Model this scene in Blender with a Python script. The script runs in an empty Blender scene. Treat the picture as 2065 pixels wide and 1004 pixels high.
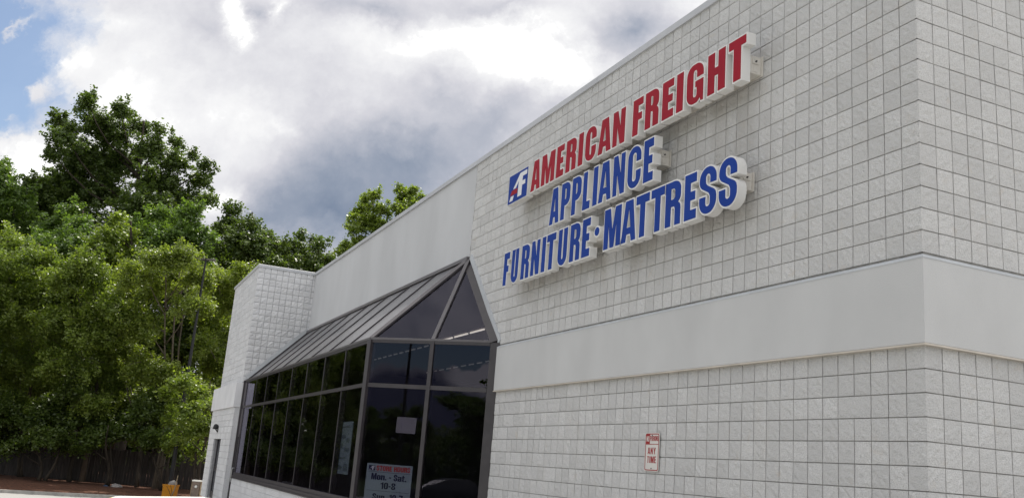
import bpy, math, random
import numpy as np
from mathutils import Vector, Matrix
from mathutils.geometry import tessellate_polygon

random.seed(7)
rng = np.random.default_rng(7)
scene = bpy.context.scene
col = scene.collection

# ------------------------------------------------------------------ camera
F_PX, CX, CY = 1873.5, 1032.5, 502.0
CAM = Vector((5.75743, -6.41676, 1.7170))
YAW, PITCH, ROLL = 0.411409, 0.234541, 0.080535
f_ = Vector((-math.cos(YAW) * math.cos(PITCH), math.sin(YAW) * math.cos(PITCH), math.sin(PITCH)))
r_ = f_.cross(Vector((0, 0, 1))).normalized()
u_ = r_.cross(f_)
R_ = r_ * math.cos(ROLL) + u_ * math.sin(ROLL)
U_ = -r_ * math.sin(ROLL) + u_ * math.cos(ROLL)
cam_data = bpy.data.cameras.new('camera')
cam_data.sensor_width = 36.0
cam_data.sensor_fit = 'HORIZONTAL'
cam_data.lens = F_PX / 2065.0 * 36.0
cam_data.clip_start = 0.05
cam_data.clip_end = 3000
cam = bpy.data.objects.new('camera', cam_data)
col.objects.link(cam)
cam.matrix_world = Matrix(((R_.x, U_.x, -f_.x, CAM.x), (R_.y, U_.y, -f_.y, CAM.y), (R_.z, U_.z, -f_.z, CAM.z), (0, 0, 0, 1)))
scene.camera = cam


def ray(u, v):
    return f_ + R_ * ((u - CX) / F_PX) - U_ * ((v - CY) / F_PX)


def at(u, v, depth):
    """world point seen at photo pixel (u, v), `depth` metres along the view axis"""
    return CAM + ray(u, v) * depth


# ------------------------------------------------------------------ exposure, sun, sky
scene.view_settings.view_transform = 'Standard'
scene.view_settings.look = 'None'
EXPOSURE = 0.3
scene.view_settings.exposure = EXPOSURE
scene.view_settings.gamma = 1.0
scene.view_settings.use_curve_mapping = False

SUN_EL = math.radians(63)
SUN_H = Vector((-0.80, 0.60, 0)).normalized()          # horizontal direction towards the sun
sun_dir = Vector((SUN_H.x * math.cos(SUN_EL), SUN_H.y * math.cos(SUN_EL), math.sin(SUN_EL)))
sl = bpy.data.lights.new('sun', 'SUN')
sl.energy = 4.2
sl.angle = math.radians(0.5)
sl.color = (1.0, 0.95, 0.86)
so = bpy.data.objects.new('sun', sl)
col.objects.link(so)
so.rotation_euler = (-sun_dir).to_track_quat('-Z', 'Y').to_euler()

world = bpy.data.worlds.new('World')
scene.world = world
world.use_nodes = True
SKY_STRENGTH = 0.1


def srgb(c):
    return tuple(((x / 255 + 0.055) / 1.055) ** 2.4 if x > 10 else x / 255 / 12.92 for x in c)


def build_world():
    nt = world.node_tree
    nt.nodes.clear()
    N = nt.nodes.new
    L = nt.links.new

    def math_(op, a, b=None, c=None, clamp=False):
        n = N('ShaderNodeMath')
        n.operation = op
        n.use_clamp = clamp
        for i, x in enumerate((a, b, c)):
            if x is None:
                continue
            if hasattr(x, 'is_output'):
                L(x, n.inputs[i])
            else:
                n.inputs[i].default_value = x
        return n.outputs[0]

    def dot(vec, v):
        n = N('ShaderNodeVectorMath')
        n.operation = 'DOT_PRODUCT'
        L(vec, n.inputs[0])
        n.inputs[1].default_value = v
        return n.outputs['Value']

    out = N('ShaderNodeOutputWorld')
    bg = N('ShaderNodeBackground')
    bg.inputs['Strength'].default_value = SKY_STRENGTH
    L(bg.outputs[0], out.inputs[0])
    sky = N('ShaderNodeTexSky')
    sky.sky_type = 'NISHITA'
    sky.sun_disc = False
    sky.sun_elevation = SUN_EL
    sky.sun_rotation = math.atan2(SUN_H.x, SUN_H.y)
    sky.air_density = 1.0
    sky.dust_density = 0.6
    tc = N('ShaderNodeTexCoord')
    d = tc.outputs['Generated']

    # cloud chart: a flat map touching the sky in the compass direction F0
    F0 = Vector((-math.cos(YAW), math.sin(YAW), 0))
    R0 = F0.cross(Vector((0, 0, 1)))

    def chart(u, v):
        w = ray(u, v)
        k = w.dot(F0)
        return (w.dot(R0) / k, w.z / k)

    df = dot(d, F0)
    dfa = math_('MAXIMUM', math_('ABSOLUTE', df), 0.30)
    a = math_('DIVIDE', dot(d, R0), dfa)
    b = math_('DIVIDE', dot(d, (0, 0, 1)), dfa)
    cmb = N('ShaderNodeCombineXYZ')
    L(a, cmb.inputs[0])
    L(b, cmb.inputs[1])
    P0 = cmb.outputs[0]

    def noise(vec, scale, detail, rough=0.55, w=0.0):
        n = N('ShaderNodeTexNoise')
        n.noise_dimensions = '3D'
        mp = N('ShaderNodeMapping')
        mp.inputs['Location'].default_value = (w, w * 1.7, w * 0.3)
        L(vec, mp.inputs[0])
        L(mp.outputs[0], n.inputs['Vector'])
        n.inputs['Scale'].default_value = scale
        n.inputs['Detail'].default_value = detail
        n.inputs['Roughness'].default_value = rough
        return n

    def warp(vec, scale, amount, w):
        n = noise(vec, scale, 9, 0.66, w)
        s = N('ShaderNodeVectorMath')
        s.operation = 'SUBTRACT'
        L(n.outputs['Color'], s.inputs[0])
        s.inputs[1].default_value = (0.5, 0.5, 0.5)
        m = N('ShaderNodeVectorMath')
        m.operation = 'MULTIPLY_ADD'
        L(s.outputs[0], m.inputs[0])
        m.inputs[1].default_value = (amount, amount, 0)
        L(vec, m.inputs[2])
        return m.outputs[0]

    P1 = warp(P0, 5.5, 0.16, 3.1)

    def blob(vec, c, rad, rot, kind='SPHERICAL'):
        mp = N('ShaderNodeMapping')
        mp.vector_type = 'TEXTURE'
        mp.inputs['Location'].default_value = (c[0], c[1], 0)
        mp.inputs['Rotation'].default_value = (0, 0, rot)
        mp.inputs['Scale'].default_value = (rad[0], rad[1], 1)
        L(vec, mp.inputs[0])
        g = N('ShaderNodeTexGradient')
        g.gradient_type = kind
        L(mp.outputs[0], g.inputs[0])
        return g.outputs['Fac']

    PX = 1.0 / F_PX

    def field(base, items, vec):
        v = base
        for (u, w, rx, ry, deg, amp) in items:
            g = blob(vec, chart(u, w), (rx * PX * 1.05, ry * PX * 1.05), math.radians(-deg), 'QUADRATIC_SPHERE' if amp < 0 or True else 'SPHERICAL')
            v = math_('MULTIPLY_ADD', g, amp, v)
        return v

    lum_items = [
        # bright parts
        (880, 70, 330, 130, -12, 0.25), (1030, 110, 190, 150, -10, 0.24), (470, 30, 55, 120, -22, 0.34), (495, 85, 34, 60, -10, 0.20),
        (574, 20, 36, 90, 15, 0.22), (330, 130, 420, 200, 20, 0.06), (500, 235, 260, 90, 10, 0.05),
        (1130, 150, 120, 90, 0, 0.22), (1400, 10, 160, 90, 0, 0.12), (330, 270, 260, 160, 30, 0.10),
        (455, 415, 80, 60, 0, 0.26), (50, 335, 150, 110, 0, 0.26), (130, 150, 130, 90, 0, 0.08),
        (560, 260, 90, 40, 0, 0.10), (200, 60, 200, 60, 25, 0.06),
        # shaded parts
        (790, 340, 420, 220, 0, -0.25), (690, 440, 340, 190, -8, -0.34), (1010, 260, 300, 170, -30, -0.15),
        (740, 15, 260, 80, 0, -0.15), (1010, 0, 200, 55, 0, -0.12), (535, 40, 70, 60, 0, -0.14),
        (1250, 60, 220, 110, -25, -0.24), (560, 470, 180, 160, 0, -0.14), (400, 70, 120, 60, 20, -0.06),
        (870, 210, 200, 70, 10, -0.08),
    ]
    lum = field(0.87, lum_items, P1)
    fine = noise(P0, 7.0, 9, 0.58, 11.0).outputs['Fac']
    lum = math_('MULTIPLY_ADD', math_('SUBTRACT', fine, 0.5), 0.38, lum)
    fine2 = noise(P1, 26.0, 6, 0.6, 5.0).outputs['Fac']
    lum = math_('MULTIPLY_ADD', math_('SUBTRACT', fine2, 0.5), 0.10, lum)
    ramp = N('ShaderNodeValToRGB')
    cr = ramp.color_ramp
    stops = [(0.44, (122, 137, 160)), (0.58, (150, 160, 178)), (0.71, (184, 188, 200)), (0.83, (215, 215, 222)),
             (0.92, (238, 238, 241)), (1.0, (255, 255, 255))]
    while len(cr.elements) < len(stops):
        cr.elements.new(0.5)
    for e, (p, c) in zip(cr.elements, stops):
        e.position = p
        e.color = (*srgb(c), 1)
    L(lum, ramp.inputs[0])
    # brightest parts glow past white
    over = math_('MULTIPLY', math_('SUBTRACT', lum, 0.97, clamp=True), 3.0)
    gain = math_('ADD', over, 1.0)

    # openings of blue sky, front half
    blue_items = [(0, 190, 350, 420, 12, 1.25), (-150, 60, 330, 330, 0, 1.2), (-500, 300, 500, 700, 0, 1.5),
                  (50, 345, 160, 110, 0, -1.4), (150, 150, 120, 80, 20, -0.55), (25, 90, 80, 34, -30, -0.55), (70, 195, 70, 46, 0, -0.7), (15, 250, 60, 26, 10, -0.4)]
    blue = field(0.0, blue_items, P1)
    blue = math_('MULTIPLY_ADD', math_('SUBTRACT', fine, 0.5), 0.8, blue)
    blue = math_('MULTIPLY_ADD', math_('SUBTRACT', noise(P1, 16.0, 8, 0.62, 9.0).outputs['Fac'], 0.5), 0.9, blue)
    blue = math_('SUBTRACT', blue, 0.03)
    mr = N('ShaderNodeMapRange')
    mr.interpolation_type = 'SMOOTHSTEP'
    L(blue, mr.inputs['Value'])
    mr.inputs['From Min'].default_value = 0.20
    mr.inputs['From Max'].default_value = 0.72
    mr.inputs['To Max'].default_value = 0.90
    cover_front = math_('SUBTRACT', 1.0, mr.outputs[0])

    # other half of the sky: scattered cumulus over blue, brightened to lift the shaded walls
    bn = noise(d, 2.6, 9, 0.55, 2.0).outputs['Fac']

    def back_chart(v):
        k = abs(v.dot(F0))
        return (v.dot(R0) / k, v.z / k)

    def mirror(u, v):
        n = Vector((1, -1, 0)).normalized()
        w = ray(u, v)
        return w - 2 * w.dot(n) * n
    puff = 0.0
    for (u, v, rx, ry, amp) in [(950, 772, 95, 50, 0.30), (985, 800, 70, 60, 0.26), (900, 780, 40, 40, 0.20), (930, 712, 170, 52, -0.55), (800, 705, 190, 50, -0.40), (930, 880, 300, 110, 0.5), (790, 800, 240, 90, 0.5)]:
        g = blob(P1, back_chart(mirror(u, v)), (rx * PX * 2.0, ry * PX * 1.6), 0.0)
        puff = math_('MULTIPLY_ADD', g, amp, puff)
    zen = N('ShaderNodeMapRange')
    zen.interpolation_type = 'SMOOTHSTEP'
    L(dot(d, (0, 0, 1)), zen.inputs['Value'])
    zen.inputs['From Min'].default_value = 0.62
    zen.inputs['From Max'].default_value = 0.86
    zen.inputs['To Max'].default_value = 0.12
    bsum = math_('ADD', math_('ADD', bn, puff), zen.outputs[0])
    mr2 = N('ShaderNodeMapRange')
    mr2.interpolation_type = 'SMOOTHSTEP'
    L(bsum, mr2.inputs['Value'])
    mr2.inputs['From Min'].default_value = 0.40
    mr2.inputs['From Max'].default_value = 0.58
    mr3 = N('ShaderNodeMapRange')
    mr3.interpolation_type = 'SMOOTHSTEP'
    L(df, mr3.inputs['Value'])
    mr3.inputs['From Min'].default_value = 0.02
    mr3.inputs['From Max'].default_value = 0.35
    mixf = N('ShaderNodeMix')
    mixf.data_type = 'FLOAT'
    L(mr3.outputs[0], mixf.inputs[0])
    L(mr2.outputs[0], mixf.inputs[2])
    L(cover_front, mixf.inputs[3])
    cover = mixf.outputs[0]
    mixc = N('ShaderNodeMix')
    mixc.data_type = 'RGBA'
    L(mr3.outputs[0], mixc.inputs[0])
    tone = 1.0
    for (u, v, rx, ry, amp) in [(930, 880, 330, 130, -1.3), (780, 790, 280, 110, -1.1), (945, 765, 85, 40, 1.2), (985, 795, 60, 55, 0.9)]:
        g = blob(P1, back_chart(mirror(u, v)), (rx * PX * 2.0, ry * PX * 1.6), 0.0)
        tone = math_('MULTIPLY_ADD', g, amp, tone)
    tone = math_('MULTIPLY_ADD', math_('SUBTRACT', noise(d, 5.0, 6, 0.6, 8.0).outputs['Fac'], 0.5), 0.6, tone)
    tmix = N('ShaderNodeMix')
    tmix.data_type = 'RGBA'
    L(tone, tmix.inputs[0])
    tmix.inputs[6].default_value = (0.15, 0.16, 0.25, 1)
    tmix.inputs[7].default_value = (1.16, 1.14, 1.13, 1)
    L(tmix.outputs[2], mixc.inputs[6])
    sc_ = N('ShaderNodeVectorMath')
    sc_.operation = 'SCALE'
    L(ramp.outputs[0], sc_.inputs[0])
    L(math_('MULTIPLY', gain, 2.0 ** -EXPOSURE), sc_.inputs['Scale'])
    L(sc_.outputs[0], mixc.inputs[7])
    cl = N('ShaderNodeVectorMath')
    cl.operation = 'SCALE'
    L(mixc.outputs[2], cl.inputs[0])
    cl.inputs['Scale'].default_value = 1.0 / SKY_STRENGTH
    fin = N('ShaderNodeMix')
    fin.data_type = 'RGBA'
    L(cover, fin.inputs[0])
    L(sky.outputs[0], fin.inputs[6])
    L(cl.outputs[0], fin.inputs[7])
    L(fin.outputs[2], bg.inputs[0])


build_world()


# ------------------------------------------------------------------ helpers
def link(o, parent=None):
    col.objects.link(o)
    if parent is not None:
        o.parent = parent
    return o


def tag(o, label=None, cat=None, group=None, kind=None):
    if label:
        o['label'] = label
    if cat:
        o['category'] = cat
    if group:
        o['group'] = group
    if kind:
        o['kind'] = kind
    return o


def empty(name, loc, label, cat, group=None):
    o = bpy.data.objects.new(name, None)
    o.location = loc
    o.empty_display_size = 0.2
    link(o)
    return tag(o, label, cat, group)


class MB:
    """collects world-space geometry and links it as one mesh object"""

    def __init__(self):
        self.v, self.f, self.m = [], [], []

    def face(self, pts, m=0):
        i = len(self.v)
        self.v += [tuple(p) for p in pts]
        self.f.append(tuple(range(i, i + len(pts))))
        self.m.append(m)

    def quad_mesh(self, verts, faces, m=0):
        i = len(self.v)
        self.v += [tuple(p) for p in verts]
        for f in faces:
            self.f.append(tuple(k + i for k in f))
            self.m.append(m)

    def box(self, x0, x1, y0, y1, z0, z1, m=0):
        self.quad_mesh([(x0, y0, z0), (x1, y0, z0), (x1, y1, z0), (x0, y1, z0), (x0, y0, z1), (x1, y0, z1), (x1, y1, z1), (x0, y1, z1)],
                       [(0, 3, 2, 1), (4, 5, 6, 7), (0, 1, 5, 4), (1, 2, 6, 5), (2, 3, 7, 6), (3, 0, 4, 7)], m)

    def beam(self, p, q, w, d, side, m=0):
        """bar from p to q: w wide along `side`, d deep along the third axis (centred)"""
        p, q = Vector(p), Vector(q)
        t = (q - p).normalized()
        s = Vector(side)
        s = (s - t * s.dot(t)).normalized()
        n = t.cross(s)
        c = []
        for e in (p, q):
            for a, b in ((-1, -1), (1, -1), (1, 1), (-1, 1)):
                c.append(e + s * (a * w / 2) + n * (b * d / 2))
        self.quad_mesh(c, [(0, 3, 2, 1), (4, 5, 6, 7), (0, 1, 5, 4), (1, 2, 6, 5), (2, 3, 7, 6), (3, 0, 4, 7)], m)

    def tube(self, pts, rad, n=8, m=0, cap=True):
        pts = [Vector(p) for p in pts]
        rings = []
        i0 = len(self.v)
        for k, p in enumerate(pts):
            t = (pts[min(k + 1, len(pts) - 1)] - pts[max(k - 1, 0)]).normalized()
            s = t.cross(Vector((0.31, 0.95, 0.05)))
            s = s.normalized() if s.length > 1e-3 else Vector((1, 0, 0))
            b = t.cross(s)
            for j in range(n):
                a = 2 * math.pi * j / n
                self.v.append(tuple(p + (s * math.cos(a) + b * math.sin(a)) * rad[k]))
        for k in range(len(pts) - 1):
            for j in range(n):
                self.f.append((i0 + k * n + j, i0 + k * n + (j + 1) % n, i0 + (k + 1) * n + (j + 1) % n, i0 + (k + 1) * n + j))
                self.m.append(m)
        if cap:
            self.f.append(tuple(i0 + j for j in range(n))[::-1])
            self.m.append(m)
            e = i0 + (len(pts) - 1) * n
            self.f.append(tuple(e + j for j in range(n)))
            self.m.append(m)

    def prism(self, loops, place, d0, d1, m=0):
        """polygon (outer loop, then holes) in 2-D, `place(x, y, d)` puts it in space; solid between d0 (front) and d1"""
        flat = [p for lp in loops for p in lp]
        tris = tessellate_polygon([[Vector((x, y, 0)) for x, y in lp] for lp in loops])
        i0 = len(self.v)
        n = len(flat)
        self.v += [tuple(place(x, y, d0)) for x, y in flat]
        self.v += [tuple(place(x, y, d1)) for x, y in flat]
        for t in tris:
            a, b, c = t
            (ax, ay), (bx, by), (cx_, cy_) = flat[a], flat[b], flat[c]
            if (bx - ax) * (cy_ - ay) - (by - ay) * (cx_ - ax) < 0:
                a, c = c, a
            self.f.append((i0 + a, i0 + b, i0 + c))
            self.m.append(m)
            self.f.append((i0 + n + a, i0 + n + c, i0 + n + b))
            self.m.append(m)
        k = 0
        for lp in loops:
            ln = len(lp)
            area = sum(lp[i][0] * lp[(i + 1) % ln][1] - lp[(i + 1) % ln][0] * lp[i][1] for i in range(ln))
            outer = lp is loops[0]
            for i in range(ln):
                p, q = i0 + k + i, i0 + k + (i + 1) % ln
                qd = (p, p + n, q + n, q) if ((area > 0) == outer) else (p, q, q + n, p + n)
                self.f.append(qd)
                self.m.append(m)
            k += ln

    def build(self, name, mats, parent=None, smooth=False, loc=None):
        me = bpy.data.meshes.new(name)
        if loc is not None:
            off = Vector(loc)
        elif parent is not None:
            off = Vector(parent.location) if parent.parent is None else Vector(parent.location) + Vector(parent.parent.location)
        else:
            off = Vector((0, 0, 0))
        me.from_pydata([(x - off.x, y - off.y, z - off.z) for x, y, z in self.v], [], self.f)
        mats = mats if isinstance(mats, (list, tuple)) else [mats]
        for mt in mats:
            me.materials.append(mt)
        me.polygons.foreach_set('material_index', self.m)
        if smooth:
            me.polygons.foreach_set('use_smooth', [True] * len(self.f))
        me.update()
        o = bpy.data.objects.new(name, me)
        if loc is not None:
            o.location = off
        link(o, parent)
        return o


def rounded(x0, y0, x1, y1, r, n=6):
    """counter-clockwise rounded rectangle; r = one radius or four (bl, br, tr, tl)"""
    if not isinstance(r, (tuple, list)):
        r = (r,) * 4
    pts = []
    for (cx, cy, a0, rr) in ((x0 + r[0], y0 + r[0], 180, r[0]), (x1 - r[1], y0 + r[1], 270, r[1]),
                             (x1 - r[2], y1 - r[2], 0, r[2]), (x0 + r[3], y1 - r[3], 90, r[3])):
        if rr <= 1e-6:
            pts.append((cx, cy))
        else:
            for k in range(n + 1):
                a = math.radians(a0 + 90 * k / n)
                pts.append((cx + rr * math.cos(a), cy + rr * math.sin(a)))
    return pts


# ------------------------------------------------------------------ materials
def new_mat(name):
    m = bpy.data.materials.new(name)
    m.use_nodes = True
    nt = m.node_tree
    nt.nodes.clear()
    out = nt.nodes.new('ShaderNodeOutputMaterial')
    return m, nt, out


def principled(name, color, rough=0.7, metal=0.0, var=0.0, vscale=3.0, bump=0.0, bscale=60.0, spec=0.4, tint=None, bdist=0.01, emit=None, stretch=(1, 1, 1)):
    m, nt, out = new_mat(name)
    N, L = nt.nodes.new, nt.links.new
    p = N('ShaderNodeBsdfPrincipled')
    L(p.outputs[0], out.inputs[0])
    p.inputs['Roughness'].default_value = rough
    p.inputs['Metallic'].default_value = metal
    p.inputs['Specular IOR Level'].default_value = spec
    p.inputs['Base Color'].default_value = (*color, 1)
    tc = N('ShaderNodeTexCoord')
    mp = N('ShaderNodeMapping')
    mp.inputs['Scale'].default_value = stretch
    L(tc.outputs['Object'], mp.inputs[0])
    if var > 0:
        n = N('ShaderNodeTexNoise')
        L(mp.outputs[0], n.inputs['Vector'])
        n.inputs['Scale'].default_value = vscale
        n.inputs['Detail'].default_value = 6
        mx = N('ShaderNodeMix')
        mx.data_type = 'RGBA'
        mrn = N('ShaderNodeMapRange')
        L(n.outputs['Fac'], mrn.inputs['Value'])
        mrn.inputs['From Min'].default_value = 0.3
        mrn.inputs['From Max'].default_value = 0.7
        L(mrn.outputs[0], mx.inputs[0])
        t = tint or tuple(c * (1 - var) for c in color)
        mx.inputs[6].default_value = (*t, 1)
        mx.inputs[7].default_value = (*[min(1, c * (1 + var * 0.5)) for c in color], 1)
        L(mx.outputs[2], p.inputs['Base Color'])
    if bump > 0:
        n2 = N('ShaderNodeTexNoise')
        L(mp.outputs[0], n2.inputs['Vector'])
        n2.inputs['Scale'].default_value = bscale
        n2.inputs['Detail'].default_value = 5
        bp = N('ShaderNodeBump')
        bp.inputs['Strength'].default_value = bump
        bp.inputs['Distance'].default_value = bdist
        L(n2.outputs['Fac'], bp.inputs['Height'])
        L(bp.outputs[0], p.inputs['Normal'])
    if emit:
        p.inputs['Emission Color'].default_value = (*emit[0], 1)
        p.inputs['Emission Strength'].default_value = emit[1]
    return m


def block_material(name, color, stain, dirt=False):
    """painted split-face concrete: mottled paint, brownish stains, coarse grain, each block slightly different"""
    m, nt, out = new_mat(name)
    N, L = nt.nodes.new, nt.links.new
    p = N('ShaderNodeBsdfPrincipled')
    L(p.outputs[0], out.inputs[0])
    p.inputs['Roughness'].default_value = 0.85
    p.inputs['Specular IOR Level'].default_value = 0.25
    tc = N('ShaderNodeTexCoord')
    geo = N('ShaderNodeNewGeometry')

    def noise(scale, detail, rough=0.6):
        n = N('ShaderNodeTexNoise')
        L(tc.outputs['Object'], n.inputs['Vector'])
        n.inputs['Scale'].default_value = scale
        n.inputs['Detail'].default_value = detail
        n.inputs['Roughness'].default_value = rough
        return n.outputs['Fac']

    def rng_(v, a, b, c=0.0, d=1.0):
        r = N('ShaderNodeMapRange')
        L(v, r.inputs['Value'])
        for k, x in zip(('From Min', 'From Max', 'To Min', 'To Max'), (a, b, c, d)):
            r.inputs[k].default_value = x
        return r.outputs[0]

    def mix(f, a, b):
        x = N('ShaderNodeMix')
        x.data_type = 'RGBA'
        L(f, x.inputs[0])
        for s, k in ((a, 6), (b, 7)):
            if hasattr(s, 'is_output'):
                L(s, x.inputs[k])
            else:
                x.inputs[k].default_value = (*s, 1)
        return x.outputs[2]
    base = mix(rng_(geo.outputs['Random Per Island'], 0, 1), tuple(c * 0.86 for c in color), tuple(c * 1.07 for c in color))
    grain = mix(rng_(noise(85, 5, 0.75), 0.36, 0.62), tuple(c * 0.77 for c in color), base)
    st = mix(rng_(noise(4.5, 5, 0.65), 0.60, 0.80, 0.0, 0.6), grain, stain)
    st2 = mix(rng_(noise(22, 5, 0.7), 0.66, 0.80, 0.0, 0.5), st, tuple(c * 0.75 for c in stain))
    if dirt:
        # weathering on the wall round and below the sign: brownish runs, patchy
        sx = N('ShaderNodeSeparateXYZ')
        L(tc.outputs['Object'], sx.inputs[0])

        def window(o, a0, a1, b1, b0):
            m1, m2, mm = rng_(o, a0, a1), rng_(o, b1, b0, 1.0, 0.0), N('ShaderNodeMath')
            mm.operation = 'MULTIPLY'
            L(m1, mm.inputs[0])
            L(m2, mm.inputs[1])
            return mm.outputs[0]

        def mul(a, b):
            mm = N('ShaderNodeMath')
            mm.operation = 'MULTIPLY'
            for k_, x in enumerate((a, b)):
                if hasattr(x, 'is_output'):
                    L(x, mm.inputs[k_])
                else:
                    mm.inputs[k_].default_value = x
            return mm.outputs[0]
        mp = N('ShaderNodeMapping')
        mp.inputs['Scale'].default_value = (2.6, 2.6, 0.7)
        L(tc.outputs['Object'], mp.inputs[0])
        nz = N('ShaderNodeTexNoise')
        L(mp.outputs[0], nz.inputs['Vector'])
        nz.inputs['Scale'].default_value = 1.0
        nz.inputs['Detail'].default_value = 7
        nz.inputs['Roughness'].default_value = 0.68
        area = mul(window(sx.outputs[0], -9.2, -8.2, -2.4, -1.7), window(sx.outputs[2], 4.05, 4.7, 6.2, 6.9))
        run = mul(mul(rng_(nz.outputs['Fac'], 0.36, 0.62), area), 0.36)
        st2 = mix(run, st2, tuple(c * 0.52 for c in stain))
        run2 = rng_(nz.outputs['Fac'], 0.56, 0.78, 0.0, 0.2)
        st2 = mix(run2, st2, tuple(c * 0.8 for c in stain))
    L(st2, p.inputs['Base Color'])
    bp = N('ShaderNodeBump')
    bp.inputs['Strength'].default_value = 1.0
    bp.inputs['Distance'].default_value = 0.02
    L(noise(60, 5, 0.65), bp.inputs['Height'])
    L(bp.outputs[0], p.inputs['Normal'])
    return m


def glass_material(name, tint, ior=1.5, rough=0.0):
    m, nt, out = new_mat(name)
    N, L = nt.nodes.new, nt.links.new
    tr = N('ShaderNodeBsdfTransparent')
    tr.inputs[0].default_value = (*tint, 1)
    gl = N('ShaderNodeBsdfGlossy')
    gl.inputs['Color'].default_value = (0.76, 0.74, 0.90, 1)
    gl.inputs['Roughness'].default_value = rough
    fr = N('ShaderNodeFresnel')
    fr.inputs['IOR'].default_value = ior
    mx = N('ShaderNodeMixShader')
    geo = N('ShaderNodeNewGeometry')
    one = N('ShaderNodeMath')
    one.operation = 'SUBTRACT'
    one.inputs[0].default_value = 1.0
    L(geo.outputs['Backfacing'], one.inputs[1])
    k = N('ShaderNodeMath')
    k.operation = 'MULTIPLY'
    k.use_clamp = True
    L(fr.outputs[0], k.inputs[0])
    L(one.outputs[0], k.inputs[1])
    k2 = N('ShaderNodeMath')          # both faces of the sheet reflect
    k2.operation = 'MULTIPLY'
    k2.use_clamp = True
    L(k.outputs[0], k2.inputs[0])
    k2.inputs[1].default_value = 1.05
    L(k2.outputs[0], mx.inputs[0])
    L(tr.outputs[0], mx.inputs[1])
    L(gl.outputs[0], mx.inputs[2])
    L(mx.outputs[0], out.inputs[0])
    # panes are never quite flat
    tc = N('ShaderNodeTexCoord')
    n = N('ShaderNodeTexNoise')
    L(tc.outputs['Object'], n.inputs['Vector'])
    n.inputs['Scale'].default_value = 0.9
    n.inputs['Detail'].default_value = 1
    bp = N('ShaderNodeBump')
    bp.inputs['Strength'].default_value = 0.04
    bp.inputs['Distance'].default_value = 0.02
    L(n.outputs['Fac'], bp.inputs['Height'])
    L(bp.outputs[0], gl.inputs['Normal'])
    return m


def leaf_material(name, c_dark, c_light, trans):
    m, nt, out = new_mat(name)
    N, L = nt.nodes.new, nt.links.new
    geo = N('ShaderNodeNewGeometry')
    tc = N('ShaderNodeTexCoord')
    n = N('ShaderNodeTexNoise')
    L(tc.outputs['Object'], n.inputs['Vector'])
    n.inputs['Scale'].default_value = 0.55
    n.inputs['Detail'].default_value = 3
    add = N('ShaderNodeMath')
    add.operation = 'MULTIPLY_ADD'
    L(geo.outputs['Random Per Island'], add.inputs[0])
    add.inputs[1].default_value = 0.55
    mr = N('ShaderNodeMapRange')
    L(n.outputs['Fac'], mr.inputs['Value'])
    mr.inputs['From Min'].default_value = 0.3
    mr.inputs['From Max'].default_value = 0.7
    mr.inputs['To Max'].default_value = 0.45
    L(mr.outputs[0], add.inputs[2])
    mx = N('ShaderNodeMix')
    mx.data_type = 'RGBA'
    L(add.outputs[0], mx.inputs[0])
    mx.inputs[6].default_value = (*c_dark, 1)
    mx.inputs[7].default_value = (*c_light, 1)
    p = N('ShaderNodeBsdfPrincipled')
    L(mx.outputs[2], p.inputs['Base Color'])
    p.inputs['Roughness'].default_value = 0.42
    p.inputs['Specular IOR Level'].default_value = 0.55
    t = N('ShaderNodeBsdfTranslucent')
    gm = N('ShaderNodeMix')
    gm.data_type = 'RGBA'
    gm.blend_type = 'MULTIPLY'
    gm.inputs[0].default_value = 1.0
    L(mx.outputs[2], gm.inputs[6])
    gm.inputs[7].default_value = (1.5, 1.6, 0.6, 1)
    L(gm.outputs[2], t.inputs[0])
    ms = N('ShaderNodeMixShader')
    ms.inputs[0].default_value = trans
    L(p.outputs[0], ms.inputs[1])
    L(t.outputs[0], ms.inputs[2])
    L(ms.outputs[0], out.inputs[0])
    return m


M = {}
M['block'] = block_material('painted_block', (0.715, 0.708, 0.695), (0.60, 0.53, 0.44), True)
M['mortar'] = principled('mortar_joint', (0.36, 0.35, 0.335), 0.95, var=0.3, vscale=9)
M['block_tower'] = block_material('tower_block', (0.78, 0.78, 0.79), (0.70, 0.69, 0.67))
M['mortar_tower'] = principled('tower_joint', (0.34, 0.34, 0.35), 0.95, var=0.2, vscale=9)
M['stucco'] = principled('stucco', (0.545, 0.545, 0.54), 0.9, var=0.07, vscale=1.0, bump=0.45, bscale=110, bdist=0.006, spec=0.2, stretch=(1.3, 1.3, 0.8))
M['stucco_far'] = principled('stucco_far', (0.57, 0.575, 0.585), 0.9, var=0.10, vscale=0.7, bump=0.25, bscale=120, bdist=0.004, spec=0.2, stretch=(1, 1, 0.5))
M['tower_stucco'] = principled('tower_stucco', (0.70, 0.70, 0.71), 0.9, var=0.08, vscale=1.5, bump=0.2, bscale=120, bdist=0.004, spec=0.2)
M['coping'] = principled('coping_metal', (0.50, 0.51, 0.53), 0.5, 0.0, var=0.12, vscale=1.2, spec=0.5)
M['flash'] = principled('flashing', (0.52, 0.54, 0.56), 0.5, 0.0, var=0.1, vscale=2.0)
M['drip'] = principled('drip_lip', (0.58, 0.53, 0.46), 0.8, var=0.15, vscale=3.0)
M['bronze'] = principled('bronze_frame', (0.040, 0.034, 0.037), 0.42, 0.0, var=0.22, vscale=5, spec=0.6)
M['bronze_dark'] = principled('dark_bronze', (0.035, 0.03, 0.035), 0.5, spec=0.4)  # plain dark bronze for the bay sill and the small light housings
M['roofpan'] = principled('bronze_cap', (0.115, 0.105, 0.11), 0.38, 0.0, var=0.15, vscale=4, spec=0.6)
M['glass'] = glass_material('tinted_glass', (0.70, 0.69, 0.72))
M['white_sign'] = principled('white_sign_metal', (0.75, 0.74, 0.72), 0.45, var=0.07, vscale=2.5, spec=0.5)
M['red_face'] = principled('red_acrylic', (0.32, 0.012, 0.026), 0.55, var=0.10, vscale=2, spec=0.12)
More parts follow.
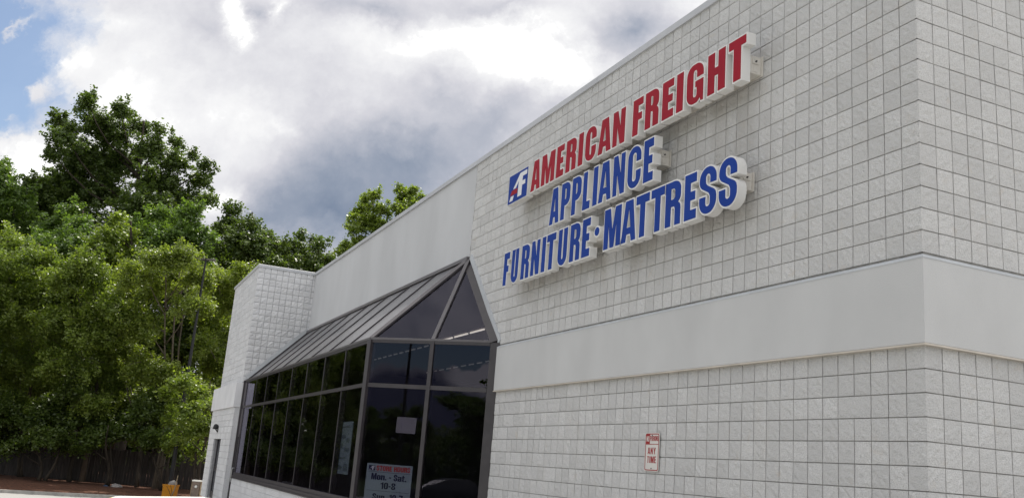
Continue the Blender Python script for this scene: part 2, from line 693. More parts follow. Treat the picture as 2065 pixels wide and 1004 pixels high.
M['blue_face'] = principled('blue_acrylic', (0.010, 0.045, 0.27), 0.55, var=0.10, vscale=2, spec=0.12)
M['logo_white'] = principled('white_vinyl', (0.72, 0.72, 0.72), 0.4)
M['beige_box'] = principled('beige_metal', (0.66, 0.63, 0.58), 0.55, var=0.1, vscale=6)
M['black'] = principled('black_metal', (0.012, 0.012, 0.014), 0.5)
M['steel'] = principled('brushed_steel', (0.55, 0.55, 0.55), 0.3, 1.0)
M['np_white'] = principled('sign_white', (0.66, 0.64, 0.60), 0.5, var=0.08, vscale=8)
M['np_red'] = principled('sign_red', (0.30, 0.012, 0.015), 0.45)
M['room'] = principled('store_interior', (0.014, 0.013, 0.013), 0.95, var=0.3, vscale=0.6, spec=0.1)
M['tube'] = principled('fluorescent_tube', (0.9, 0.9, 0.85), 0.5, emit=((1.0, 0.95, 0.82), 0.06))
M['tube_near'] = principled('near_fluorescent_tube', (0.9, 0.9, 0.85), 0.5, emit=((1.0, 0.95, 0.80), 0.8))
M['paper'] = principled('white_paper', (0.75, 0.75, 0.78), 0.8)
M['paper_back'] = principled('grey_paper', (0.30, 0.29, 0.32), 0.85)
M['hours'] = principled('hours_board', (0.30, 0.38, 0.41), 0.5)
M['navy'] = principled('navy_ink', (0.010, 0.012, 0.06), 0.5)
M['red_ink'] = principled('red_ink', (0.45, 0.02, 0.02), 0.5)
M['poster'] = principled('poster_card', (0.26, 0.35, 0.37), 0.6, var=0.1, vscale=2)
M['poster_ink'] = principled('poster_ink', (0.10, 0.14, 0.17), 0.6)
M['roof_glass'] = principled('dusty_roof_glass', (0.085, 0.081, 0.086), 0.28, var=0.25, vscale=1.4, spec=0.55, stretch=(1, 1, 2))
M['door'] = principled('dark_door', (0.03, 0.026, 0.028), 0.4, spec=0.5)
M['doorglass'] = principled('door_glass', (0.03, 0.033, 0.04), 0.12, spec=0.45)
M['panel'] = principled('bronze_panel', (0.085, 0.076, 0.086), 0.45, spec=0.3, var=0.1, vscale=2)


# ------------------------------------------------------------------ block walls with real joints
def block_wall(mb, cols, rows, place, size=0.2032, joint=0.010, sub=5, amp=0.008, left=None, merge=lambda c: 0.04, edge0=False):
    """cols/rows = ranges of 8-inch faces; place(a, z, out) puts wall coordinates in space; a grows away from column 0"""
    g = joint / 2
    for j in range(*rows):
        c = cols[0]
        while c < cols[1]:
            span = 2 if (c + 1 < cols[1] and random.random() < merge(c)) else 1
            a0, a1 = c * size + g, (c + span) * size - g
            if edge0 and c == 0:
                a0 = -0.004
            z0, z1 = j * size + g, (j + 1) * size - g
            c += span
            if left is not None:
                lim = left((z0 + z1) / 2)
                if a0 > max(left(z0), left(z1)) - 0.01:
                    continue
            nx = sub * span
            tilt = random.uniform(-0.003, 0.003), random.uniform(-0.003, 0.003)
            h = rng.normal(0, 1, (sub + 1, nx + 1))
            h = amp * (0.55 + 0.35 * h)
            V = []
            for zz in range(sub + 1):
                for xx in range(nx + 1):
                    a = a0 + (a1 - a0) * xx / nx
                    z = z0 + (z1 - z0) * zz / sub
                    if left is not None:
                        a = min(a, left(z) - 0.004)
                    e = 0 if (xx in (0, nx) or zz in (0, sub)) else 1
                    o = h[zz, xx] * (1.0 if e else 0.15) + (tilt[0] * (xx / nx - .5) + tilt[1] * (zz / sub - .5))
                    if edge0 and a0 < 0 and xx == 0:
                        o = 0.004
                    V.append((a, z, o))
            F = []
            for zz in range(sub):
                for xx in range(nx):
                    i = zz * (nx + 1) + xx
                    F.append((i, i + 1, i + nx + 2, i + nx + 1))
            # rim down into the joint
            rim = [k for k in range(nx + 1)] + [k * (nx + 1) + nx for k in range(1, sub + 1)] + \
                  [sub * (nx + 1) + k for k in range(nx - 1, -1, -1)] + [k * (nx + 1) for k in range(sub - 1, 0, -1)]
            b = len(V)
            for k in rim:
                a, z, o = V[k]
                V.append((a, z, -0.014))
            for k in range(len(rim)):
                k2 = (k + 1) % len(rim)
                F.append((rim[k], b + k, b + k2, rim[k2]))
            P = [place(*v) for v in V]
            mb.quad_mesh(P, F, 0)


BL = 0.2032
APEX_X, P3_X, EAVE, RIDGE, DEPTH = -11.0, -9.2, 3.89, 5.70, 1.80
TOP = 38 * BL - 0.02
store = empty('store_building', (0, 0, 0), 'white painted block store building with a dark glass lean-to bay and stucco band', 'building')


def left_lim(z):
    if z >= RIDGE:
        return -APEX_X
    if z >= EAVE:
        return -(P3_X + (APEX_X - P3_X) * (z - EAVE) / (RIDGE - EAVE)) - 0.03
    return -P3_X - 0.02


def front_wall():
    mb = MB()

    def place(a, z, o):
        return (-a, -o, z)
    mg = lambda c: 0.012 if c < 26 else (0.16 if c < 40 else 0.38)
    block_wall(mb, (0, 55), (0, 15), place, left=left_lim, merge=mg, edge0=True)
    block_wall(mb, (0, 55), (19, 38), place, left=left_lim, merge=mg, edge0=True)
    # mortar sheet behind the faces
    pts = [(0.004, 0), (-P3_X - 0.01, 0), (-P3_X - 0.01, EAVE), (-APEX_X, RIDGE), (-APEX_X, TOP), (0.004, TOP)]
    mb.face([(-a, 0.0125, z) for a, z in pts][::-1], 1)
    # flip block faces to look outwards (-Y)
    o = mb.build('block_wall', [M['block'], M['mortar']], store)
    fix_normals(o)


def fix_normals(o):
    import bmesh
    bm = bmesh.new()
    bm.from_mesh(o.data)
    bmesh.ops.recalc_face_normals(bm, faces=bm.faces)
    bm.to_mesh(o.data)
    bm.free()


def side_wall():
    mb = MB()

    def place(a, z, o):
        return (o, a, z)
    mg = lambda c: 0.012
    block_wall(mb, (0, 40), (0, 15), place, merge=mg, edge0=True)
    block_wall(mb, (0, 40), (19, 38), place, merge=mg, edge0=True)
    mb.face([(-0.0125, 0.004, 0), (-0.0125, 8.13, 0), (-0.0125, 8.13, TOP), (-0.0125, 0.004, TOP)], 1)
    mb.box(-0.3, -0.02, 8.13, 24, 0, TOP)
    o = mb.build('side_wall', [M['block'], M['mortar']], store)
    fix_normals(o)


front_wall()
side_wall()


def bands():
    zb, zt = 15 * BL + 0.004, 19 * BL - 0.03
    t = 0.055
    mb = MB()
    # front run and side run, one stucco band round the corner (butted, mitre hidden inside)
    xl = -9.13
    prof = [(0.0, zb), (t - 0.006, zb), (t, zb + 0.006), (t, zt - 0.03), (t - 0.006, zt - 0.024), (0.0, zt - 0.024)]
    path = [lambda o, z: (xl, -o, z), lambda o, z: (o, -o, z), lambda o, z: (o, 24.0, z)]
    for s0, s1 in ((0, 1), (1, 2)):
        for k in range(len(prof) - 1):
            (o0, z0), (o1, z1) = prof[k], prof[k + 1]
            mb.face([path[s0](o0, z0), path[s1](o0, z0), path[s1](o1, z1), path[s0](o1, z1)])
    mb.face([(xl, -o, z) for o, z in prof])
    o = mb.build('stucco_band', M['stucco'], store)
    fix_normals(o)
    # sloped metal flashing on top, beige drip lip below
    fl = MB()
    z0 = zt - 0.022
    for a, b in ((0, 1), (1, 2)):
        for (o0, q0), (o1, q1) in (((t + 0.004, z0 - 0.012), (t + 0.004, z0)), ((t + 0.004, z0), (0.006, z0 + 0.034))):
            fl.face([path[a](o0, q0), path[b](o0, q0), path[b](o1, q1), path[a](o1, q1)])
    fo = fl.build('band_flashing', M['flash'], store)
    fix_normals(fo)
    dl = MB()
    for a, b in ((0, 1), (1, 2)):
        for (o0, q0), (o1, q1) in (((t + 0.012, zb - 0.016), (t + 0.012, zb - 0.002)), ((0.0, zb - 0.016), (t + 0.012, zb - 0.016)), ((t + 0.012, zb - 0.002), (t - 0.01, zb - 0.002))):
            dl.face([path[a](o0, q0), path[b](o0, q0), path[b](o1, q1), path[a](o1, q1)])
    do = dl.build('drip_edge', M['drip'], store)
    fix_normals(do)


bands()


def stucco_and_coping():
    mb = MB()
    x0, x1 = -25.5, APEX_X
    mb.box(x0, x1, 0.004, 0.25, RIDGE - 0.05, TOP)
    o = mb.build('stucco_wall', M['stucco_far'], store)
    cp = MB()
    # parapet cap along the front, the side and round the tower
    zt = TOP + 0.085

    sec = [(0.035, -0.02), (0.035, 0.075), (0.02, 0.085), (-0.30, 0.075), (-0.30, -0.02), (0.0, -0.02)]
    m = len(sec)

    def sweep(corners):
        rings = [[Vector(c(o, TOP + z)) for o, z in sec] for c in corners]
        V = [p for r in rings for p in r]
        F = [(k * m + j, k * m + (j + 1) % m, (k + 1) * m + (j + 1) % m, (k + 1) * m + j) for k in range(len(rings) - 1) for j in range(m)]
        F += [tuple(range(m))[::-1], tuple((len(rings) - 1) * m + j for j in range(m))]
        cp.quad_mesh(V, F)
    # sheet metal lengths with open joints every 3 m, mitred at the corners
    sweep([lambda o, z: (o, 24.0, z), lambda o, z: (o, 3.0, z)])
    sweep([lambda o, z: (o, 2.994, z), lambda o, z: (o, -o, z), lambda o, z: (-3.0, -o, z)])
    xs = [-3.006, -6.1, -9.2, -12.3, -15.4, -18.5, -21.6, -25.46]
    for a, b in zip(xs[:-1], xs[1:]):
        sweep([lambda o, z, a=a: (a - 0.003, -o, z), lambda o, z, b=b: (b + 0.003, -o, z)])
    sweep([lambda o, z: (-25.5 + o, 0.10, z), lambda o, z: (-25.5 + o, -1.90 - o, z), lambda o, z: (-28.2, -1.90 - o, z)])
    sweep([lambda o, z: (-28.206, -1.90 - o, z), lambda o, z: (-30.93, -1.90 - o, z)])
    o = cp.build('parapet_cap', M['coping'], store)
    fix_normals(o)
    rf = MB()
    rf.box(-33, -0.32, 0.3, 24, TOP - 0.5, TOP - 0.3)
    rf.build('roof', M['coping'], store)
    bw = MB()
    bw.box(-33, -0.3, 24.01, 24.3, 0, TOP)
    bw.box(-33, -32.7, 0.3, 24.0, 0, TOP)
    bw.box(-32.69, -25.52, 0.05, 0.3, 0, TOP)
    bw.build('rear_wall', M['stucco'], store)


stucco_and_coping()


def tower():
    mb = MB()
    # upper shaft: front at y=-1.90, right side x=-25.5, left x=-30.9
    n_side = 10

    def place_side(a, z, o):
        return (-25.5 + o, -1.90 + a, z)

    def place_front(a, z, o):
        return (-25.5 - a, -1.90 - o, z)
    block_wall(mb, (0, 10), (19, 38), place_side, sub=3, amp=0.016, joint=0.012, merge=lambda c: 0.06, edge0=True)
    block_wall(mb, (0, 26), (19, 38), place_front, sub=2, amp=0.003, joint=0.008, merge=lambda c: 1.0, edge0=True)
    mb.face([(-25.5125, -1.896, 19 * BL), (-25.5125, 0.13, 19 * BL), (-25.5125, 0.13, TOP), (-25.5125, -1.896, TOP)], 1)
    mb.face([(-25.504, -1.8875, 19 * BL), (-30.80, -1.8875, 19 * BL), (-30.80, -1.8875, TOP), (-25.504, -1.8875, TOP)], 1)
    mb.face([(-30.79, -1.88, 0), (-30.79, 0.1, 0), (-30.79, 0.1, TOP), (-30.79, -1.88, TOP)], 0)
    o = mb.build('tower', [M['block_tower'], M['mortar_tower']], store)
    fix_normals(o)
    # lower shaft with door opening
    lw = MB()
    yF = -2.03
    dx0, dx1, dz = -29.45, -27.62, 2.13

    def place_low(a, z, o):
        return (-25.5 - a, yF - o, z)
    hole = lambda a, z: (-25.5 - a) > dx0 and (-25.5 - a) < dx1 and z < dz
    # courses as long smooth blocks, split at the opening
    for j in range(0, 15):
        z0, z1 = j * BL + 0.004, (j + 1) * BL - 0.004
        segs = [(-30.95, -25.5)] if z0 > dz - 0.12 else [(-30.95, dx0), (dx1, -25.5)]
        for s0, s1 in segs:
            x = s0
            k = 0
            first = BL if j % 2 else 2 * BL
            while x < s1 - 1e-4:
                w = first if k == 0 else 2 * BL
                e = min(x + w, s1)
                e2 = e if e >= s1 else e - 0.0015
                zz1 = z1
                lw.box(x, e2, yF, yF + 0.05, z0, zz1)
                x = e
                k += 1
    lw.box(-30.94, dx0 - 0.002, yF + 0.05, yF + 0.13, 0, 15 * BL, 1)
    lw.box(dx1 + 0.002, -25.51, yF + 0.05, yF + 0.13, 0, 15 * BL, 1)
    lw.box(dx0 - 0.001, dx1 + 0.001, yF + 0.05, yF + 0.13, dz + 0.01, 15 * BL, 1)
    # plain return of the side towards the bay
    lw.box(-25.56, -25.5, yF + 0.051, 0.0, 0, 15 * BL, 0)
    lw.box(-30.95, -30.89, yF + 0.131, 0.0, 0, 15 * BL, 0)
    lo = lw.build('tower_base', [M['block_tower'], M['mortar_tower']], store)
    bd = MB()
    bd.box(-31.06, -25.46, -2.09, -1.84, 15 * BL, 19 * BL - 0.02)
    bd.box(-25.53, -25.46, -1.839, -1.83, 15 * BL, 19 * BL - 0.02)
    b = bd.build('tower_band', M['tower_stucco'], store)
    bev = b.modifiers.new('edge', 'BEVEL')
    bev.width = 0.012
    bev.segments = 2
    # double door in the opening
    d = MB()
    y = yF + 0.135
    d.box(dx0 + 0.001, dx0 + 0.07, y, y + 0.06, 0, dz)
    d.box(dx1 - 0.07, dx1 - 0.001, y, y + 0.06, 0, dz)
    d.box(dx0 + 0.071, dx1 - 0.071, y, y + 0.06, dz - 0.07, dz)
    d.box((dx0 + dx1) / 2 - 0.06, (dx0 + dx1) / 2 + 0.06, y, y + 0.05, 0, dz - 0.071)
    d.box(dx0 + 0.071, (dx0 + dx1) / 2 - 0.061, y + 0.004, y + 0.05, 0, 0.25)
    d.box((dx0 + dx1) / 2 + 0.061, dx1 - 0.071, y + 0.004, y + 0.05, 0, 0.25)
    d.box(dx0 + 0.071, (dx0 + dx1) / 2 - 0.061, y + 0.004, y + 0.05, 0.95, 1.10)
    d.box((dx0 + dx1) / 2 + 0.061, dx1 - 0.071, y + 0.004, y + 0.05, 0.95, 1.10)
    do = d.build('side_door', M['door'], store)
    g = MB()
    g.box(dx0 + 0.071, dx1 - 0.071, y + 0.02, y + 0.03, 0.02, dz - 0.072)
    g.build('door_glass', M['doorglass'], do)


tower()


def bay():
    X0, X1 = -25.0, APEX_X           # front run
    y = -DEPTH
    zs, zt = 1.02, 3.06
    P1 = Vector((APEX_X, y, 0))
    P3 = Vector((P3_X, 0, 0))
    P2 = (P1 + P3) / 2
    apex = Vector((APEX_X, 0.0, RIDGE))
    n_pan = 8
    xs = [X1 - (X1 - X0) * k / n_pan for k in range(n_pan + 1)]
    fr = MB()
    sd = Vector((P3 - P1)).normalized()
    nn = Vector((sd.y, -sd.x, 0))      # outward of the angled end
    # verticals
    for k, x in enumerate(xs):
        w = 0.09 if k == 0 else 0.055
        if k > 0:
            fr.beam((x, y + 0.045, zs), (x, y + 0.045, EAVE), 0.042, 0.11, (1, 0, 0))
    e1 = (Vector((0, -1, 0)) + nn).normalized()
    for P, w, sdir, lo in ((P1 - e1 * 0.02, 0.10, Vector((e1.y, -e1.x, 0)), zs), (P2 - nn * 0.03, 0.075, sd, zs), (P3 - sd * 0.045 - nn * 0.01, 0.17, sd, 0.0)):
        fr.beam(P + Vector((0, 0, lo)), P + Vector((0, 0, EAVE)), w, 0.13, sdir)
    # horizontals, front
    for z, h, dp in ((zt, 0.07, 0.10), (EAVE - 0.02, 0.06, 0.105)):
        fr.beam((X0 - 0.5, y + 0.035, z), (X1 - 0.03, y + 0.035, z), h, dp, (0, 0, 1))
    # horizontals, angled end
    for z, h, dp in ((zt, 0.075, 0.10), (EAVE - 0.02, 0.06, 0.105)):
        fr.beam(P1 - nn * 0.03 + Vector((0, 0, z)), P3 - sd * 0.15 - nn * 0.03 + Vector((0, 0, z)), h, dp, (0, 0, 1))
    # far jamb against the tower
    fr.beam((-25.42, y + 0.0, 0), (-25.42, y + 0.0, EAVE + 0.02), 0.10, 0.14, (1, 0, 0))
    frame = fr.build('bay_frame', M['bronze'], store)
    # sill: two stepped bars along front and end
    sl_ = MB()
    q = 0.07

    def strip(off0, off1, z0, z1):
        # extruded along the two legs with a mitred corner
        def pt(o, which):
            if which == 0:
                return Vector((X0, y - o, 0))
            if which == 1:
                return Vector((APEX_X + o * math.tan(math.radians(22.5)), y - o, 0))
            return P3 - sd * 0.0 + nn * o
        for a, b in ((0, 1), (1, 2)):
            A0, A1, B0, B1 = pt(off0, a), pt(off1, a), pt(off0, b), pt(off1, b)
            up = Vector((0, 0, 1))
            c = [A0 + up * z0, A1 + up * z0, B1 + up * z0, B0 + up * z0, A0 + up * z1, A1 + up * z1, B1 + up * z1, B0 + up * z1]
            sl_.quad_mesh(c, [(0, 3, 2, 1), (4, 5, 6, 7), (0, 1, 5, 4), (1, 2, 6, 5), (2, 3, 7, 6), (3, 0, 4, 7)])
    strip(-0.06, 0.055, 0.955, 1.035)
    strip(-0.06, 0.095, 0.895, 0.955)
    strip(-0.06, 0.115, 0.862, 0.894)
    so_ = sl_.build('bay_sill', M['bronze_dark'], store)
    fix_normals(so_)
    # knee wall of white blocks
    kw = MB()
    o = 0.085

    def leg(A, B, out):
        L_ = (B - A).length
        t = (B - A).normalized()
        for j in range(0, 5):
            z0 = j * 0.1725 + 0.003
            z1 = (j + 1) * 0.1725 - 0.003
            a = 0.0
            first = True
            while a < L_ - 1e-3:
                w = 0.2032 if (first and j % 2) else 0.4064
                first = False
                b = min(a + w, L_)
                if L_ - b < 0.05:
                    b = L_
                c0, c1 = A + t * (a + 0.0008), A + t * (b - 0.0008)
                i0, i1 = c0 - out * 0.05, c1 - out * 0.05
                kw.quad_mesh([(c0.x, c0.y, z0), (c1.x, c1.y, z0), (i1.x, i1.y, z0), (i0.x, i0.y, z0), (c0.x, c0.y, z1), (c1.x, c1.y, z1), (i1.x, i1.y, z1), (i0.x, i0.y, z1)],
                             [(0, 3, 2, 1), (4, 5, 6, 7), (0, 1, 5, 4), (1, 2, 6, 5), (2, 3, 7, 6), (3, 0, 4, 7)])
                a = b
        i0, i1 = A - out * 0.012, B - out * 0.012
        kw.face([(i0.x, i0.y, 0), (i1.x, i1.y, 0), (i1.x, i1.y, 0.8615), (i0.x, i0.y, 0.8615)], 1)
    k1 = Vector((APEX_X + o * math.tan(math.radians(22.5)), y - o, 0))
    leg(Vector((X0, y - o, 0)), k1, Vector((0, -1, 0)))
    leg(k1, P3 + nn * o - sd * 0.22, nn)
    kw.box(X0 + 0.001, X0 + 0.05, y - o + 0.052, 0.0, 0, 0.8615)
    ko = kw.build('knee_wall', [M['block_tower'], M['mortar_tower']], store)
    fix_normals(ko)

    # panes, each a thin sheet of its own
    def pane(pts, nrm, kind='window_pane', mt='glass'):
        pts = [Vector(p) for p in pts]
        n_ = Vector(nrm).normalized()
        mb = MB()
        k = len(pts)
        A = [p + n_ * 0.004 for p in pts]
        B = [p - n_ * 0.004 for p in pts]
        mb.quad_mesh(A + B, [tuple(range(k)), tuple(range(k, 2 * k))[::-1]] + [(i, k + i, k + (i + 1) % k, (i + 1) % k) for i in range(k)])
        p_ = mb.build(kind, M[mt], frame)
        fix_normals(p_)
    for a, b in zip(xs[:-1], xs[1:]):
        for z0, z1 in ((zs, zt), (zt, EAVE - 0.02)):
            jig = 0.004 * random.uniform(-1, 1)
            pane([(b, y + jig, z0), (a, y - jig, z0), (a, y - jig, z1), (b, y + jig, z1)], (0, -1, 0))
    for A, B in ((P1, P2), (P2, P3 - sd * 0.12)):
        for z0, z1 in ((zs, zt), (zt, EAVE - 0.02)):
            U3 = Vector((0, 0, 1))
            pane([A + U3 * z0, B + U3 * z0, B + U3 * z1, A + U3 * z1], nn)
    # sloped roof glass over the front run
    for a, b in zip(xs[:-1], xs[1:]):
        pane([(b, y, EAVE), (a, y, EAVE), (a, -0.02, RIDGE), (b, -0.02, RIDGE)], (0, -1, 1), 'roof_pane', 'roof_glass')
    pane([(-25.45, y, EAVE), (X0, y, EAVE), (X0, -0.02, RIDGE), (-25.45, -0.02, RIDGE)], (0, -1, 1), 'roof_pane', 'roof_glass')
    # triangular end facets
    E3 = Vector((0, 0, EAVE))
    nf = (P3 - P1).cross(apex - (P1 + E3))
    pane([P1 + E3, P2 + E3, apex], nf)
    pane([P2 + E3, P3 + E3, apex], nf)
    # rafters and caps
    rf = MB()
    rl = Vector((0, DEPTH, RIDGE - EAVE)).normalized()
    rn = Vector((0, -1, 1)).normalized()
    for k, x in enumerate(xs[1:] + [-25.43]):
        p = Vector((x, y, EAVE)) + rn * 0.006
        q_ = Vector((x, -0.02, RIDGE)) + rn * 0.006
        rf = MB()
        rf.beam(p, q_, 0.04, 0.045, (1, 0, 0))
        rf.build('bay_rafter', M['bronze'], store)
    for P, w, mt in ((P1, 0.075, 'roofpan'), (P2, 0.07, 'roofpan')):
        A = P + E3
        rf = MB()
        rf.beam(A + Vector((0, 0, 0.02)), apex + Vector((0, -0.01, 0.02)), w, 0.06, sd)
        rf.build('hip_rafter', M[mt], store)
    rf = MB()
    rf.beam(P3 + E3 - sd * 0.07 + nn * 0.02, apex + Vector((-0.08, -0.03, -0.02)), 0.14, 0.08, sd)
    rf.build('wall_rafter', M['bronze'], store)
    cp = MB()
    cp.beam((-25.45, y + 0.02, EAVE + 0.025), (APEX_X, y + 0.02, EAVE + 0.025), 0.04, 0.10, (0, 0, 1))
    cp.beam(P1 + Vector((0, 0, EAVE + 0.025)) - nn * 0.02, P3 - sd * 0.13 + Vector((0, 0, EAVE + 0.025)) - nn * 0.02, 0.04, 0.10, (0, 0, 1))
    cp.beam((-25.45, -0.03, RIDGE + 0.03), (APEX_X + 0.02, -0.03, RIDGE + 0.03), 0.07, 0.08, (0, 0, 1))
    cp.build('bay_cap', M['roofpan'], store)
    # light flashing where the bay meets the wall and the tower
    fb = MB()
    fb.beam((-25.47, y, EAVE + 0.11), (-25.47, -0.02, RIDGE + 0.11), 0.13, 0.03, (0, 0, 1))
    fb.build('tower_flashing', M['flash'], store)
    fb = MB()
    fb.beam((P3_X + 0.07, -0.012, EAVE + 0.02), (APEX_X + 0.10, -0.012, RIDGE + 0.06), 0.11, 0.03, (1, 0, 0))
    fb.build('bay_flashing', M['flash'], store)
    # entrance door squeezed between the bay and the tower
    ed = MB()
    yy = y - 0.03
    ed.box(-25.36, X0 - 0.03, yy, yy + 0.05, 2.13, 2.20)
    ed.box(-25.36, -25.30, yy, yy + 0.05, 0, 2.129)
    ed.box(X0 - 0.10, X0 - 0.03, yy, yy + 0.05, 0, 2.129)
    ed.box(-25.299, X0 - 0.101, yy + 0.01, yy + 0.04, 0, 0.25)
    eo = ed.build('entrance_door', M['bronze'], store)
    eg = MB()
    eg.box(-25.299, X0 - 0.101, yy + 0.02, yy + 0.03, 0.251, 2.128)
    eg.build('door_glass', M['doorglass'], eo)
    eh = MB()
    hx = X0 - 0.07
    eh.tube([(hx, yy + 0.01, 1.16), (hx, yy - 0.06, 1.16), (hx - 0.01, yy - 0.07, 1.12), (hx - 0.01, yy - 0.07, 0.78), (hx, yy - 0.06, 0.74), (hx, yy + 0.01, 0.74)], [0.014] * 6, 8)
    eh.build('door_handle', M['steel'], eo, smooth=True)
    tp = MB()
    tp.box(-25.36, X0 - 0.03, yy + 0.005, yy + 0.04, 2.201, zt - 0.045)
    tp.box(-25.36, X0 - 0.03, yy + 0.005, yy + 0.04, zt + 0.045, EAVE - 0.06)
    tp.build('transom_panel', M['panel'], store)
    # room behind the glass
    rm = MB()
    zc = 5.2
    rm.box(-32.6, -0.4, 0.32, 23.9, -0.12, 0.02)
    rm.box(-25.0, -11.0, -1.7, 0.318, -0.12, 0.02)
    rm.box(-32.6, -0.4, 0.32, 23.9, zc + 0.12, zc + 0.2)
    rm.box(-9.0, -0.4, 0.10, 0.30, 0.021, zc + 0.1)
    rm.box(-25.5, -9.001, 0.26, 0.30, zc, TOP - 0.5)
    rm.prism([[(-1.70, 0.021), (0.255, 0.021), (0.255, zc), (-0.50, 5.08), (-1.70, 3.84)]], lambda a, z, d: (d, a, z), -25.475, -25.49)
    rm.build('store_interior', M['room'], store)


bay()


def ceiling_lights():
    zc = 5.28
    rows = [at_z(940, 735, zc).y, at_z(800, 712, zc).y, at_z(940, 672, zc).y]
    first = None
    spots = []
    for y, x_from, x_to, pitch, ln in ((rows[0], at_z(1000, 725, zc).x - 6.5, at_z(1000, 725, zc).x + 1, 0.75, 0.42), (rows[1], at_z(800, 712, zc).x - 2.6, at_z(800, 712, zc).x + 3, 0.62, 0.34),
                                       (rows[2], at_z(950, 668, zc).x - 2.0, at_z(950, 668, zc).x + 1.9, 1.16, 1.0)):
        x = x_from
        while x < x_to:
            spots.append((x, y, ln))
            x += pitch
    for x, y, ln in spots:
        if first is None or (ln == 1.0 and first.scale.x < 1.0):
            t = empty('ceiling_light', (x, y, zc), 'larger fluorescent strip light seen through the triangular end glass' if ln == 1.0 else 'small fluorescent strip light in a dashed row deep inside the store', 'ceiling light',
                      'larger strip lights behind the triangular glass' if ln == 1.0 else 'small strip lights deep inside the store')
            a = MB()
            a.box(-0.5, 0.5, -0.05, 0.05, 0.0, 0.04)
            h = a.build('light_housing', M['beige_box' if ln == 1.0 else 'bronze_dark'], None)
            h.parent = t
            b = MB()
            b.tube([(-0.49, 0, -0.022), (0.49, 0, -0.022)], [0.02, 0.02], 8)
            k = b.build('light_tube', M['tube_near' if ln == 1.0 else 'tube'], None)
            k.parent = t
            first = t
            t.scale = (ln, 1, 1)
        else:
            t = first.copy()
            link(t)
            t.location = (x, y, zc)
            t.scale = (ln, 1, 1)
            for ch in list(first.children):
                c = ch.copy()
                link(c, t)


def at_z(u, v, z):
    d = ray(u, v)
    return CAM + d * ((z - CAM.z) / d.z)


def at_y(u, v, y):
    d = ray(u, v)
    return CAM + d * ((y - CAM.y) / d.y)


ceiling_lights()


# ------------------------------------------------------------------ lettering (heavy condensed capitals drawn as outlines)
def arc(cx, cy, rx, ry, a0, a1, n=8):
    return [(cx + rx * math.cos(math.radians(a0 + (a1 - a0) * k / n)), cy + ry * math.sin(math.radians(a0 + (a1 - a0) * k / n))) for k in range(n + 1)]


